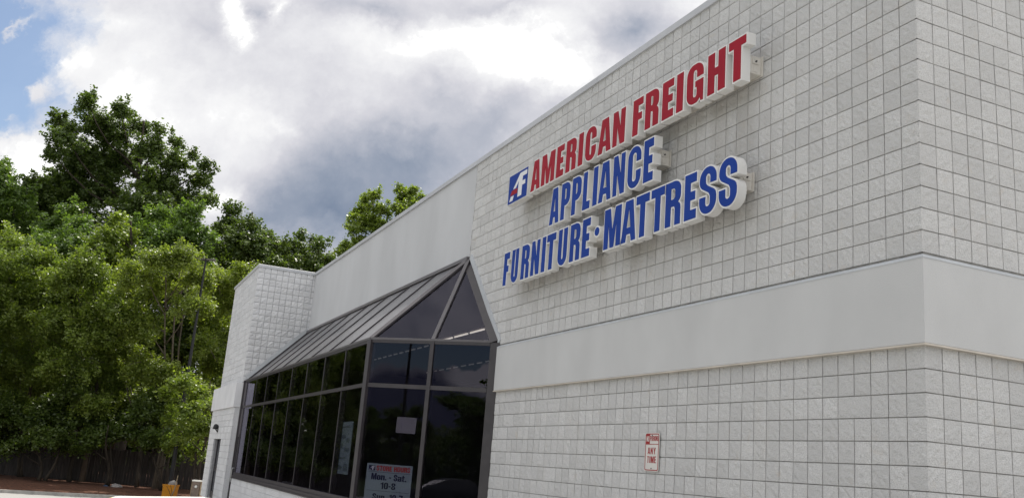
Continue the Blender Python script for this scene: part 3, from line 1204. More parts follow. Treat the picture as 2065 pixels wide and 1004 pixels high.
def glyph(ch, w, s=0.25, t=0.2):
    """outline loops of one character, height 1, width w, stem s, bar t"""
    r = min(w / 2, 0.27)
    ri = max((w - 2 * s) / 2, 0.05)
    a, b = s, w - s
    if ch == 'A':
        k = s * 0.93
        ip = 0.5 * w
        return [[(0, 0), (k, 0), (k + 0.035, 0.18), (w - k - 0.035, 0.18), (w - k, 0), (w, 0), (0.755 * w, 1), (0.245 * w, 1)],
                [(ip - (w / 2 - k - 0.03) * 0.95, 0.34), (ip, 0.82), (ip + (w / 2 - k - 0.03) * 0.95, 0.34)]]
    if ch == 'M':
        k = min(s, w * 0.27)
        return [[(0, 0), (k, 0), (k, 0.66), (0.5 * w - 0.085, 0), (0.5 * w + 0.085, 0), (w - k, 0.66), (w - k, 0), (w, 0), (w, 1), (w * 0.66, 1), (0.5 * w, 0.42), (w * 0.34, 1), (0, 1)]]
    if ch == 'N':
        k = s * 0.88
        return [[(0, 0), (k, 0), (k, 0.56), (w - k - 0.01, 0), (w, 0), (w, 1), (w - k, 1), (w - k, 0.47), (k + 0.01, 1), (0, 1)]]
    if ch == 'E':
        return [[(0, 0), (w, 0), (w, t), (s, t), (s, 0.41), (w - 0.04, 0.41), (w - 0.04, 0.60), (s, 0.60), (s, 1 - t), (w, 1 - t), (w, 1), (0, 1)]]
    if ch == 'F':
        return [[(0, 0), (s, 0), (s, 0.40), (w - 0.05, 0.40), (w - 0.05, 0.59), (s, 0.59), (s, 1 - t), (w, 1 - t), (w, 1), (0, 1)]]
    if ch == 'I':
        return [[(0, 0), (w, 0), (w, 1), (0, 1)]]
    if ch == 'L':
        return [[(0, 0), (w, 0), (w, t), (s, t), (s, 1), (0, 1)]]
    if ch == 'T':
        c0, c1 = w / 2 - s / 2, w / 2 + s / 2
        return [[(c0, 0), (c1, 0), (c1, 1 - t), (w, 1 - t), (w, 1), (0, 1), (0, 1 - t), (c0, 1 - t)]]
    if ch == 'H':
        return [[(0, 0), (s, 0), (s, 0.42), (b, 0.42), (b, 0), (w, 0), (w, 1), (b, 1), (b, 0.61), (s, 0.61), (s, 1), (0, 1)]]
    if ch == 'Y':
        c = w / 2
        return [[(c - s / 2, 0), (c + s / 2, 0), (c + s / 2, 0.38), (w, 1), (w - s, 1), (c, 0.60), (s, 1), (0, 1), (c - s / 2, 0.38)]]
    if ch == 'K':
        return [[(0, 0), (s, 0), (s, 0.38), (s + 0.02, 0.38), (w - s, 0), (w, 0), (w * 0.66, 0.52), (w, 1), (w - s, 1), (s + 0.02, 0.62), (s, 0.62), (s, 1), (0, 1)]]
    if ch in 'PR':
        top = [(0, 1)]
        bw = min(w / 2, 0.25)
        if ch == 'P':
            lo = 0.37
            out_ = [(0, 0), (s, 0), (s, lo)] + arc(w - bw, lo + 0.2, bw, 0.2, -90, 0) + arc(w - bw, 0.8, bw, 0.2, 0, 90) + top
            hole = [(s, lo + 0.17)] + arc(w - s - ri, lo + 0.24, ri, 0.07, -90, 0, 5) + arc(w - s - ri, 0.76, ri, 0.07, 0, 90, 5) + [(s, 0.83)]
        else:
            out_ = [(0, 0), (s, 0), (s, 0.43), (b - 0.03, 0.43), (b, 0.37), (b, 0), (w, 0), (w, 0.36)] + arc(w - 0.10, 0.36, 0.10, 0.135, 0, 80, 5) + \
                arc(w - 0.10, 0.655, 0.10, 0.135, -80, 0, 5) + arc(w - bw, 0.8, bw, 0.2, 0, 90) + top
            hole = [(s, 0.59)] + arc(w - s - ri, 0.66, ri, 0.07, -90, 0, 5) + arc(w - s - ri, 0.77, ri, 0.07, 0, 90, 5) + [(s, 0.84)]
        return [out_, hole]
    if ch == 'C':
        return [[(w, 0.62)] + arc(w - r, 1 - r, r, r, 0, 90) + arc(r, 1 - r, r, r, 90, 180) + arc(r, r, r, r, 180, 270) + arc(w - r, r, r, r, 270, 360) +
                [(w, 0.40), (b, 0.40)] + arc(w / 2, 0.22, ri, 0.07, 0, -180, 8) + arc(w / 2, 0.78, ri, 0.07, 180, 0, 8) + [(b, 0.62)]]
    if ch == 'G':
        return [[(w, 0.64)] + arc(w - r, 1 - r, r, r, 0, 90) + arc(r, 1 - r, r, r, 90, 180) + arc(r, r, r, r, 180, 270) + arc(w * 0.55, 0.16, w * 0.26, 0.16, 270, 340, 4) +
                [(w - 0.09, 0), (w, 0), (w, 0.55), (w * 0.52, 0.55), (w * 0.52, 0.40), (b, 0.40)] + arc(w / 2, 0.22, ri, 0.07, 0, -180, 8) + arc(w / 2, 0.78, ri, 0.07, 180, 0, 8) + [(b, 0.64)]]
    if ch == 'U':
        return [[(0, 1)] + arc(r, r, r, r, 180, 270) + arc(w - r, r, r, r, 270, 360) + [(w, 1), (b, 1)] + arc(w / 2, 0.24, ri, 0.08, 0, -180, 8) + [(s, 1)]]
    if ch in 'O0':
        return [arc(w - r, 1 - r, r, r, 0, 90) + arc(r, 1 - r, r, r, 90, 180) + arc(r, r, r, r, 180, 270) + arc(w - r, r, r, r, 270, 360),
                arc(w / 2, 0.77, ri, 0.07, 0, 180) + arc(w / 2, 0.23, ri, 0.07, 180, 360)]
    if ch == 'S':
        return [[(b, 0.64), (w, 0.64)] + arc(w - r, 1 - r, r, r, 0, 90) + arc(r, 1 - r, r, r, 90, 180) +
                [(0, 0.68), (0.03, 0.61), (0.10 * w + 0.03, 0.555), (0.55 * w, 0.435), (b - 0.015, 0.385), (b, 0.34)] + arc(w / 2, 0.22, ri, 0.07, 0, -180, 8) +
                [(a, 0.37), (0, 0.37)] + arc(r, r, r, r, 180, 270) + arc(w - r, r, r, r, 270, 360) +
                [(w, 0.35), (w - 0.025, 0.43), (0.90 * w - 0.02, 0.48), (0.48 * w, 0.595), (a + 0.015, 0.645), (a, 0.70)] + arc(w / 2, 0.78, ri, 0.07, 180, 0, 8)]
    if ch == '1':
        return [[(w - s, 0), (w, 0), (w, 1), (w - s * 0.85, 1), (w - s * 1.05, 0.90), (0, 0.84), (0, 0.70), (w - s, 0.72)]]
    if ch == '7':
        return [[(w * 0.18, 0), (w * 0.18 + s, 0), (w, 0.78), (w, 1), (0, 1), (0, 0.80), (w - s * 0.9, 0.80)]]
    if ch == '8':
        return [arc(w - r, 0.25, r, 0.25, -90, 62) + arc(w - r, 0.77, r, 0.23, -62, 90) + arc(r, 0.77, r, 0.23, 90, 242) + arc(r, 0.25, r, 0.25, 118, 270),
                arc(w / 2, 0.80, ri, 0.06, 0, 180) + arc(w / 2, 0.65, ri, 0.06, 180, 360), arc(w / 2, 0.38, ri, 0.07, 0, 180) + arc(w / 2, 0.20, ri, 0.06, 180, 360)]
    if ch == '-':
        return [[(0, 0.34), (w, 0.34), (w, 0.52), (0, 0.52)]]
    if ch == '.':
        return [[(0, 0), (w, 0), (w, 0.2), (0, 0.2)]]
    if ch in 'onau':
        X = 0.74
        rr = min(w / 2, 0.2)
        if ch == 'o':
            return [arc(w - rr, X - rr, rr, rr, 0, 90) + arc(rr, X - rr, rr, rr, 90, 180) + arc(rr, rr, rr, rr, 180, 270) + arc(w - rr, rr, rr, rr, 270, 360),
                    arc(w / 2, X - 0.2, ri, 0.06, 0, 180) + arc(w / 2, 0.2, ri, 0.06, 180, 360)]
        if ch == 'n':
            return [[(0, 0), (s, 0), (s, X - 0.16), (b, X - 0.16), (b, 0), (w, 0)] + arc(w - 0.16, X - 0.16, 0.16, 0.16, 0, 90, 5) + [(s, X - 0.03), (s, X), (0, X)]]
        if ch == 'u':
            return [[(w, X), (w - s, X), (w - s, 0.16), (s, 0.16), (s, X), (0, X)] + arc(0.16, 0.16, 0.16, 0.16, 180, 270, 5) + [(w - s, 0.03), (w - s, 0), (w, 0)]]
        return [[(0, 0.06), (0.06, 0), (b - 0.02, 0), (b, 0.05), (b, 0), (w, 0)] + arc(w - 0.15, X - 0.15, 0.15, 0.15, 0, 90, 5) + arc(0.15, X - 0.15, 0.15, 0.15, 90, 180, 5) +
                [(0, 0.50), (s, 0.50), (s, X - 0.14), (b, X - 0.14), (b, 0.44), (0.1, 0.40), (0, 0.34)], [(s, 0.14), (s, 0.30), (b, 0.33), (b, 0.14)]]
    if ch == 't':
        return [[(0.06, 0.1), (0.14, 0), (w, 0), (w, 0.14), (0.06 + s, 0.14), (0.06 + s, 0.60), (w, 0.60), (w, 0.74), (0.06 + s, 0.74), (0.06 + s, 0.94), (0.06, 0.94), (0.06, 0.74), (0, 0.74), (0, 0.60), (0.06, 0.60)]]
    raise ValueError(ch)


def clean(lp):
    o = []
    for p in lp:
        if not o or math.hypot(p[0] - o[-1][0], p[1] - o[-1][1]) > 1e-4:
            o.append(p)
    if math.hypot(o[0][0] - o[-1][0], o[0][1] - o[-1][1]) < 1e-4:
        o.pop()
    return o


def orient(lp, ccw):
    a = sum(lp[i][0] * lp[(i + 1) % len(lp)][1] - lp[(i + 1) % len(lp)][0] * lp[i][1] for i in range(len(lp)))
    return lp if (a > 0) == ccw else lp[::-1]


def grow(lp, d):
    """push a loop outwards (to the right of its direction) by d with limited mitres"""
    n = len(lp)
    out_ = []
    for i in range(n):
        p0, p, p1 = Vector(lp[i - 1]), Vector(lp[i]), Vector(lp[(i + 1) % n])
        e0, e1 = (p - p0).normalized(), (p1 - p).normalized()
        n0, n1 = Vector((e0.y, -e0.x)), Vector((e1.y, -e1.x))
        m = n0 + n1
        if m.length < 1e-3:
            m = n0
        m.normalize()
        k = min(1.0 / max(m.dot(n0), 0.4), 1.9)
        q = p + m * d * k
        out_.append((q.x, q.y))
    return out_


def letter_loops(ch, x0, x1, z0, h, s, t):
    w = (x1 - x0) / h
    loops = [clean(lp) for lp in glyph(ch, w, s, t)]
    loops = [orient(loops[0], True)] + [orient(lp, False) for lp in loops[1:]]
    return [[(x0 + x * h, z0 + z * h) for x, z in lp] for lp in loops]


Y_FACE, Y_BACK = -0.320, -0.198


def channel_letter(ch, x0, x1, z0, z1, face_mat, parent, s=0.25):
    h = z1 - z0
    pl = lambda x, z, d: (x, d, z)
    loops = letter_loops(ch, x0, x1, z0, h, s if ch != 'I' else 0.25, 0.2)
    big = [grow(loops[0], 0.020)] + [grow(lp, 0.009) for lp in loops[1:]]
    mb = MB()
    mb.prism(big, pl, Y_FACE + 0.006, Y_BACK)
    body = mb.build('letter', M['white_sign'], parent)
    fc = MB()
    fc.prism(loops, pl, Y_FACE, Y_FACE + 0.0055)
    fc.build('letter_face', face_mat, body)
    return body


def raceway(parent, x0, x1, z0, z1, fittings):
    mb = MB()
    mb.box(x0, x1, -0.195, -0.022, z0, z1)
    o = mb.build('raceway', M['beige_box'], parent)
    bev = o.modifiers.new('edge', 'BEVEL')
    bev.width = 0.006
    pb = MB()
    # wall plate, switch and knock-out at the visible end
    pb.box(x0 - 0.004, x1 + 0.03, -0.021, -0.012, z0 - 0.012, z1 + 0.012)
    pb.box(x1 + 0.0005, x1 + 0.012, -0.15, -0.06, z0 + (z1 - z0) * 0.55, z0 + (z1 - z0) * 0.80)
    pb.box(x1 + 0.0005, x1 + 0.006, -0.13, -0.08, z0 + (z1 - z0) * 0.12, z0 + (z1 - z0) * 0.38)
    pb.build('mounting_plate', M['beige_box'], parent)
    kb = MB()
    kb.tube([(x1 + 0.012, -0.105, z0 + (z1 - z0) * 0.68), (x1 + 0.03, -0.105, z0 + (z1 - z0) * 0.68)], [0.010, 0.009], 10)
    kb.build('switch', M['black'], parent)


def sign_line(name, label, letters, z0, z1, mat, race, s=0.235):
    xa = letters[0][1]
    root = empty(name, (xa, 0, z0), label, 'sign', 'channel letter signs on the store front')
    for ch, x0, x1 in letters:
        channel_letter(ch, x0, x1, z0, z1, mat, root, s)
    raceway(root, race[0], race[1], race[2], race[3], None)
    return root


line1 = [('A', -7.655, -7.315), ('M', -7.27, -6.81), ('E', -6.74, -6.50), ('R', -6.42, -6.10), ('I', -6.022, -5.885), ('C', -5.806, -5.49), ('A', -5.42, -5.06), ('N', -5.01, -4.69),
         ('F', -4.483, -4.236), ('R', -4.175, -3.857), ('E', -3.77, -3.52), ('I', -3.45, -3.31), ('G', -3.228, -2.89), ('H', -2.80, -2.467), ('T', -2.40, -2.09)]
s1 = sign_line('channel_letter_sign', 'red AMERICAN FREIGHT channel letters with a blue logo box, topmost of three lines', line1, 6.222, 6.735, M['red_face'], (-8.45, -2.19, 6.335, 6.555), 0.255)
line2 = [('A', -6.858, -6.55), ('P', -6.485, -6.207), ('P', -6.135, -5.857), ('L', -5.792, -5.58), ('I', -5.492, -5.372), ('A', -5.323, -4.984), ('N', -4.93, -4.631), ('C', -4.547, -4.225), ('E', -4.152, -3.93)]
sign_line('channel_letter_sign', 'blue APPLIANCE channel letters, shortest and middle of three lines', line2, 5.482, 6.058, M['blue_face'], (-6.75, -4.005, 5.735, 5.945), 0.195)
line3 = [('F', -8.5, -8.285), ('U', -8.18, -7.92), ('R', -7.79, -7.50), ('N', -7.42, -7.127), ('I', -7.04, -6.92), ('T', -6.877, -6.578), ('U', -6.483, -6.20), ('R', -6.10, -5.80), ('E', -5.73, -5.505),
         ('M', -5.10, -4.66), ('A', -4.635, -4.28), ('T', -4.283, -3.973), ('T', -3.925, -3.627), ('R', -3.597, -3.277), ('E', -3.19, -2.957), ('S', -2.892, -2.572), ('S', -2.52, -2.20)]
s3 = sign_line('channel_letter_sign', 'blue FURNITURE MATTRESS channel letters with a round dot between, lowest of three lines', line3, 4.762, 5.325, M['blue_face'], (-8.4, -2.31, 4.985, 5.19), 0.205)


def dot_and_logo():
    pl = lambda x, z, d: (x, d, z)
    c = arc(-5.305, 5.072, 0.062, 0.062, 0, 360, 24)[:-1]
    mb = MB()
    mb.prism([arc(-5.305, 5.072, 0.085, 0.085, 0, 360, 24)[:-1]], pl, Y_FACE + 0.006, Y_BACK)
    b = mb.build('dot', M['white_sign'], s3)
    fc = MB()
    fc.prism([c], pl, Y_FACE, Y_FACE + 0.0055)
    fc.build('dot_face', M['blue_face'], b)
    # logo box: white cabinet, blue panel, white A and F strokes, red bar
    x0, x1, z0, z1 = -8.575, -7.80, 6.195, 6.73
    bx = MB()
    bx.box(x0, x1, Y_FACE + 0.006, Y_BACK, z0, z1)
    cab = bx.build('logo_box', M['white_sign'], s1)
    p = MB()
    p.box(x0 + 0.012, x1 - 0.012, Y_FACE + 0.001, Y_FACE + 0.0055, z0 + 0.012, z1 - 0.012)
    p.build('logo_panel', M['blue_face'], cab)
    W, H = x1 - x0, z1 - z0
    q = lambda lst: [(x0 + a * W, z0 + b * H) for a, b in lst]
    wl = MB()
    # slanted A: left leg above and below the red bar, shared stem, and the two arms of the F
    for poly in ([(0.10, 0.09), (0.27, 0.09), (0.33, 0.25), (0.165, 0.25)],
                 [(0.265, 0.47), (0.60, 0.90), (0.95, 0.90), (0.95, 0.755), (0.74, 0.755), (0.735, 0.60), (0.885, 0.60), (0.885, 0.46), (0.73, 0.46), (0.725, 0.13), (0.525, 0.13), (0.545, 0.66), (0.405, 0.47)]):
        wl.prism([orient(q(poly), True)], pl, Y_FACE - 0.002, Y_FACE + 0.0008)
    wl.build('logo_lettering', M['logo_white'], cab)
    rb = MB()
    rb.prism([orient(q([(0.12, 0.28), (0.50, 0.28), (0.50, 0.44), (0.20, 0.44)]), True)], pl, Y_FACE - 0.002, Y_FACE + 0.0008)
    rb.build('logo_bar', M['red_face'], cab)


dot_and_logo()


def text(mb, string, x0, z0, h, place, widths=0.6, gap=0.09, s=0.25, t=0.2, d=(0.0, 0.002), fit=None):
    """string of glyphs starting at x0; with fit=(width) it is scaled to that width"""
    wd = {'M': 0.84, 'I': 0.26, '1': 0.42, '.': 0.22, '-': 0.3, 't': 0.42, ' ': 0.28, 'L': 0.46, 'E': 0.50, 'F': 0.48, 'T': 0.56}
    tot = sum(wd.get(c, widths) + gap for c in string) - gap
    k = (fit / (tot * h)) if fit else 1.0
    x = x0
    for c in string:
        w = wd.get(c, widths)
        if c != ' ':
            loops = [clean(lp) for lp in glyph(c, w, min(s, w * 0.5) if c != 'I' else s, t)]
            loops = [orient(loops[0], True)] + [orient(lp, False) for lp in loops[1:]]
            mb.prism([[(x + a * h * k, z0 + b * h) for a, b in lp] for lp in loops], place, *d)
        x += (w + gap) * h * k
    return x


def no_parking():
    x0, x1, z0, z1 = -4.283, -3.967, 1.858, 2.322
    y = -0.022
    root = empty('parking_sign', ((x0 + x1) / 2, y, z0), 'small white and red NO PARKING ANY TIME sign on the block wall', 'sign')
    pl = lambda x, z, d: (x, y - 0.003 - d, z)
    a = MB()
    a.prism([rounded(x0, z0, x1, z1, 0.03)], lambda x, z, d: (x, y + d, z), -0.002, 0.002)
    a.build('sign_plate', M['np_white'], root)
    rd = MB()
    e = 0.010
    rd.prism([rounded(x0 + e, z0 + e, x1 - e, z1 - e, 0.025), orient(rounded(x0 + e + 0.011, z0 + e + 0.011, x1 - e - 0.011, z1 - e - 0.011, 0.018), False)], pl, 0.0006, -0.0012)
    W, H = x1 - x0, z1 - z0
    zl = z1 - 0.135
    rd.box(x0 + 0.021, x1 - 0.021, y - 0.0036, y - 0.001, zl - 0.008, zl)
    rd.build('sign_border', M['np_red'], root)
    nb = MB()
    nb.box(x0 + 0.0212, x0 + 0.105, y - 0.0036, y - 0.001, zl + 0.0005, z1 - 0.0212)
    nb.build('sign_panel', M['np_red'], root)
    tx = MB()
    text(tx, 'PARKING', x0 + 0.112, zl + 0.035, 0.062, pl, s=0.17, t=0.14, gap=0.12, fit=0.178, d=(0.0006, -0.0012))
    o = tx.build('sign_lettering', M['np_red'], root)
    fix_normals(o)
    tx = MB()
    text(tx, 'ANY', x0 + 0.068, z0 + 0.205, 0.080, pl, s=0.19, t=0.14, gap=0.16, fit=0.175, d=(0.0006, -0.0012))
    text(tx, 'TIME', x0 + 0.060, z0 + 0.100, 0.080, pl, s=0.20, t=0.14, gap=0.16, fit=0.195, d=(0.0006, -0.0012))
    o = tx.build('sign_lettering', M['np_red'], root)
    fix_normals(o)
    wt = MB()
    text(wt, 'NO', x0 + 0.032, zl + 0.028, 0.066, pl, s=0.17, t=0.15, gap=0.20, fit=0.062, d=(0.0018, 0.0002))
    o = wt.build('sign_lettering', M['np_white'], root)
    fix_normals(o)
    o['label'] = 'white NO on the red corner panel'
    for z in (z1 - 0.035, z0 + 0.035):
        bt = MB()
        bt.tube([((x0 + x1) / 2, y + 0.02, z), ((x0 + x1) / 2, y - 0.007, z)], [0.009, 0.008], 10)
        bt.build('bolt', M['black'], root)


no_parking()


# ------------------------------------------------------------------ things behind the glass of the bay
SD = Vector((1, 1, 0)).normalized()
NN = Vector((1, -1, 0)).normalized()
P1V = Vector((APEX_X, -DEPTH, 0))


def on_end(s, z, out=-0.02):
    return P1V + SD * s + NN * out + Vector((0, 0, z))


def end_coords(u, v, out=-0.02):
    d = ray(u, v)
    p0 = P1V + NN * out
    t = (p0 - CAM).dot(NN) / d.dot(NN)
    p = CAM + d * t
    return (p - P1V).dot(SD), p.z


def window_things():
    # store hours board inside the first end pane, resting on the sill
    sL, zT = end_coords(740.9, 933)
    sR, zT2 = end_coords(832.7, 938.9)
    zT = (zT + zT2) / 2
    zB = zT - 1.05
    root = empty('hours_sign', on_end(sL, 1.03), 'pale STORE HOURS board standing inside the end window of the glass bay', 'sign')
    pl = lambda x, z, d: on_end(x, z, -0.02 + d)
    b = MB()
    b.prism([rounded(sL, zB, sR, zT, 0.012)], pl, 0.0, -0.006)
    o = b.build('board', M['hours'], root)
    fix_normals(o)
    W = sR - sL
    t = MB()
    h1 = 0.088
    z1 = zT - 0.035 - h1
    text(t, 'STORE HOURS', sL + 0.215 * W, z1 + 0.004, h1, pl, s=0.22, gap=0.08, fit=0.74 * W, d=(0.003, 0.0002))
    o = t.build('hours_heading', M['red_ink'], root)
    fix_normals(o)
    t = MB()
    text(t, 'Mon. - Sat.', sL + 0.12 * W, z1 - 0.155, 0.112, pl, s=0.24, gap=0.07, fit=0.77 * W, d=(0.003, 0.0002))
    text(t, '10-8', sL + 0.34 * W, z1 - 0.305, 0.112, pl, s=0.24, gap=0.07, fit=0.33 * W, d=(0.003, 0.0002))
    text(t, 'Sun. 10-7', sL + 0.19 * W, z1 - 0.50, 0.112, pl, s=0.24, gap=0.07, fit=0.66 * W, d=(0.003, 0.0002))
    t.prism([rounded(sL + 0.04 * W, z1 - 0.022, sR - 0.03 * W, z1 - 0.017, 0.001, 1)], pl, 0.002, 0.0002)
    t.prism([rounded(sL + 0.04 * W, z1 - 0.345, sR - 0.03 * W, z1 - 0.340, 0.001, 1)], pl, 0.002, 0.0002)
    o = t.build('hours_text', M['navy'], root)
    fix_normals(o)
    lg = MB()
    lg.prism([rounded(sL + 0.045 * W, z1, sL + 0.185 * W, z1 + h1, 0.001, 1)], pl, 0.003, 0.0002)
    o = lg.build('logo_panel', M['navy'], root)
    fix_normals(o)
    lw = MB()
    q = lambda lst: [(sL + (0.045 + 0.14 * a) * W, z1 + b * h1) for a, b in lst]
    for poly in ([(0.10, 0.09), (0.27, 0.09), (0.33, 0.25), (0.165, 0.25)],
                 [(0.265, 0.47), (0.60, 0.90), (0.95, 0.90), (0.95, 0.755), (0.74, 0.755), (0.735, 0.60), (0.885, 0.60), (0.885, 0.46), (0.73, 0.46), (0.725, 0.13), (0.525, 0.13), (0.545, 0.66), (0.405, 0.47)]):
        lw.prism([orient(q(poly), True)], pl, 0.0045, 0.0032)
    o = lw.build('logo_lettering', M['paper'], root)
    fix_normals(o)
    # blank sheet of paper taped higher up on the same pane
    s0, za = end_coords(801, 840)
    s1_, zb = end_coords(837, 874)
    pp = MB()
    pp.prism([[(s0, zb), (s1_, zb - 0.005), (s1_ + 0.005, za), (s0 + 0.004, za + 0.004)]], lambda x, z, d: on_end(x, z, -0.02 + d), 0.0, -0.002)
    c = on_end((s0 + s1_) / 2, zb)
    o = pp.build('paper_sheet', M['paper_back'], loc=c)
    fix_normals(o)
    tag(o, 'blank white paper sheet taped inside the end window above the store hours board', 'paper')
    # tall pale poster hung inside the front glass next to the corner
    pc = at_y(697, 850, -1.70)
    pb_ = at_y(690, 955, -1.70)
    x0, x1 = at_y(681, 905, -1.70).x, at_y(707, 900, -1.70).x
    z0, z1 = pb_.z, pc.z
    root = empty('poster', ((x0 + x1) / 2, -1.70, z0), 'tall pale poster hanging inside the front glass near the bay corner', 'poster')
    a = MB()
    a.box(x0, x1, -1.70, -1.694, z0, z1)
    a.build('poster_card', M['poster'], root)
    k = MB()
    W, H = x1 - x0, z1 - z0
    for (a0, b0, a1, b1) in ((0.15, 0.88, 0.8, 0.91), (0.2, 0.68, 0.55, 0.74), (0.62, 0.60, 0.85, 0.68), (0.18, 0.48, 0.4, 0.58), (0.55, 0.42, 0.9, 0.50), (0.12, 0.28, 0.7, 0.32), (0.6, 0.06, 0.9, 0.20)):
        k.box(x0 + a0 * W, x0 + a1 * W, -1.7025, -1.7004, z0 + b0 * H, z0 + b1 * H)
    k.prism([arc(x0 + 0.28 * W, z0 + 0.12 * H, 0.2 * W, 0.045 * H, 0, 360, 20)[:-1]], lambda x, z, d: (x, d, z), -1.7025, -1.7004)
    k.build('poster_print', M['poster_ink'], root)


window_things()


# ------------------------------------------------------------------ ground
def ground_z(x, y):
    t = min(max((-x - 25.5) / 11.0, 0.0), 1.0)
    t = t * t * (3 - 2 * t)
    return -0.15 - 0.42 * t


def ground_material():
    m, nt, out = new_mat('asphalt')
    N, L = nt.nodes.new, nt.links.new
    p = N('ShaderNodeBsdfPrincipled')
    L(p.outputs[0], out.inputs[0])
    p.inputs['Roughness'].default_value = 0.9
    tc = N('ShaderNodeTexCoord')
    n1, n2 = N('ShaderNodeTexNoise'), N('ShaderNodeTexNoise')
    for n, s, dt in ((n1, 0.25, 6), (n2, 40, 4)):
        L(tc.outputs['Object'], n.inputs['Vector'])
        n.inputs['Scale'].default_value = s
        n.inputs['Detail'].default_value = dt
    mx = N('ShaderNodeMix')
    mx.data_type = 'RGBA'
    L(n1.outputs['Fac'], mx.inputs[0])
    mx.inputs[6].default_value = (0.26, 0.255, 0.245, 1)
    mx.inputs[7].default_value = (0.36, 0.355, 0.34, 1)
    m2 = N('ShaderNodeMix')
    m2.data_type = 'RGBA'
    m2.blend_type = 'MULTIPLY'
    m2.inputs[0].default_value = 0.35
    L(mx.outputs[2], m2.inputs[6])
    L(n2.outputs['Color'], m2.inputs[7])
    L(mx.outputs[2], p.inputs['Base Color'])
    bp = N('ShaderNodeBump')
    bp.inputs['Strength'].default_value = 0.4
    bp.inputs['Distance'].default_value = 0.01
    L(n2.outputs['Fac'], bp.inputs['Height'])
    L(bp.outputs[0], p.inputs['Normal'])
    return m


M['asphalt'] = ground_material()
M['mulch'] = principled('pine_straw', (0.115, 0.046, 0.024), 0.95, var=0.65, vscale=9, bump=1.0, bscale=22, bdist=0.06)
M['soil'] = principled('forest_floor', (0.05, 0.045, 0.025), 0.95, var=0.5, vscale=1.2, bump=0.6, bscale=5, bdist=0.1)
M['kerb'] = principled('kerb_concrete', (0.42, 0.41, 0.38), 0.85, var=0.25, vscale=4)
M['yellow_paint'] = principled('yellow_paint', (0.72, 0.50, 0.10), 0.7, var=0.2, vscale=8)
M['white_conc'] = principled('pale_concrete', (0.66, 0.65, 0.62), 0.8, var=0.1, vscale=3)


def ground():
    mb = MB()
    xs = sorted(set([-900, -500, -250, -120, -80] + [float(x) for x in range(-60, -24, 1)] + [-24, -15, -5, 5, 20, 60, 150, 400, 900]))
    ys = [-900, -400, -150, -60, -30, -20, -10, -5, 0, 10, 30, 60, 150, 400, 900]
    idx = {}
    V = []
    for i, x in enumerate(xs):
        for j, yv in enumerate(ys):
            idx[i, j] = len(V)
            V.append((x, yv, ground_z(x, yv)))
    F = [(idx[i, j], idx[i + 1, j], idx[i + 1, j + 1], idx[i, j + 1]) for i in range(len(xs) - 1) for j in range(len(ys) - 1)]
    mb.quad_mesh(V, F)
    o = mb.build('ground', M['asphalt'])
    tag(o, kind='structure')


ground()

# bed of pine straw: edge follows the line seen in the photo, runs back under the trees
KERB = [(-33.2, -40.0), (-34.8, -20.0), (-35.4, -8.75), (-36.2, -5.3), (-37.0, -1.5), (-37.8, 3.0), (-39.0, 20.0), (-41, 60)]


def bed():
    # kerb
    kb = MB()
    for (x0, y0), (x1, y1) in zip(KERB[:-1], KERB[1:]):
        a, b = Vector((x0, y0, ground_z(x0, y0))), Vector((x1, y1, ground_z(x1, y1)))
        kb.beam(a + Vector((0, 0, 0.02)), b + Vector((0, 0, 0.02)), 0.16, 0.20, (1, 0, 0))
    o = kb.build('kerb', M['black'] if False else M['kerb'])
    tag(o, kind='structure')
    mb = MB()
    rows = []
    for k in range(len(KERB) - 1):
        (x0, y0), (x1, y1) = KERB[k], KERB[k + 1]
        n = max(2, int(abs(y1 - y0) / 0.8))
        for i in range(n):
            t = i / n
            rows.append((x0 + (x1 - x0) * t, y0 + (y1 - y0) * t))
    V = []
    steps = [0.05, 0.3, 0.8, 1.4, 2.0, 2.8, 3.6, 4.5, 5.5, 6.6, 8, 10, 13, 20, 60]
    for (x, yv) in rows:
        for s in steps:
            z = -0.52 + 0.012 * min(s, 6) * 0.9 + (random.uniform(-0.05, 0.05) if 0.3 < s < 10 else 0) 
            V.append((x - s, yv, z))
    w = len(steps)
    F = [(i * w + j, i * w + j + 1, (i + 1) * w + j + 1, (i + 1) * w + j) for i in range(len(rows) - 1) for j in range(w - 1)]
    mb.quad_mesh(V, F)
    o = mb.build('mulch_bed', M['mulch'], smooth=True)
    fix_normals(o)
    tag(o, kind='structure')


bed()


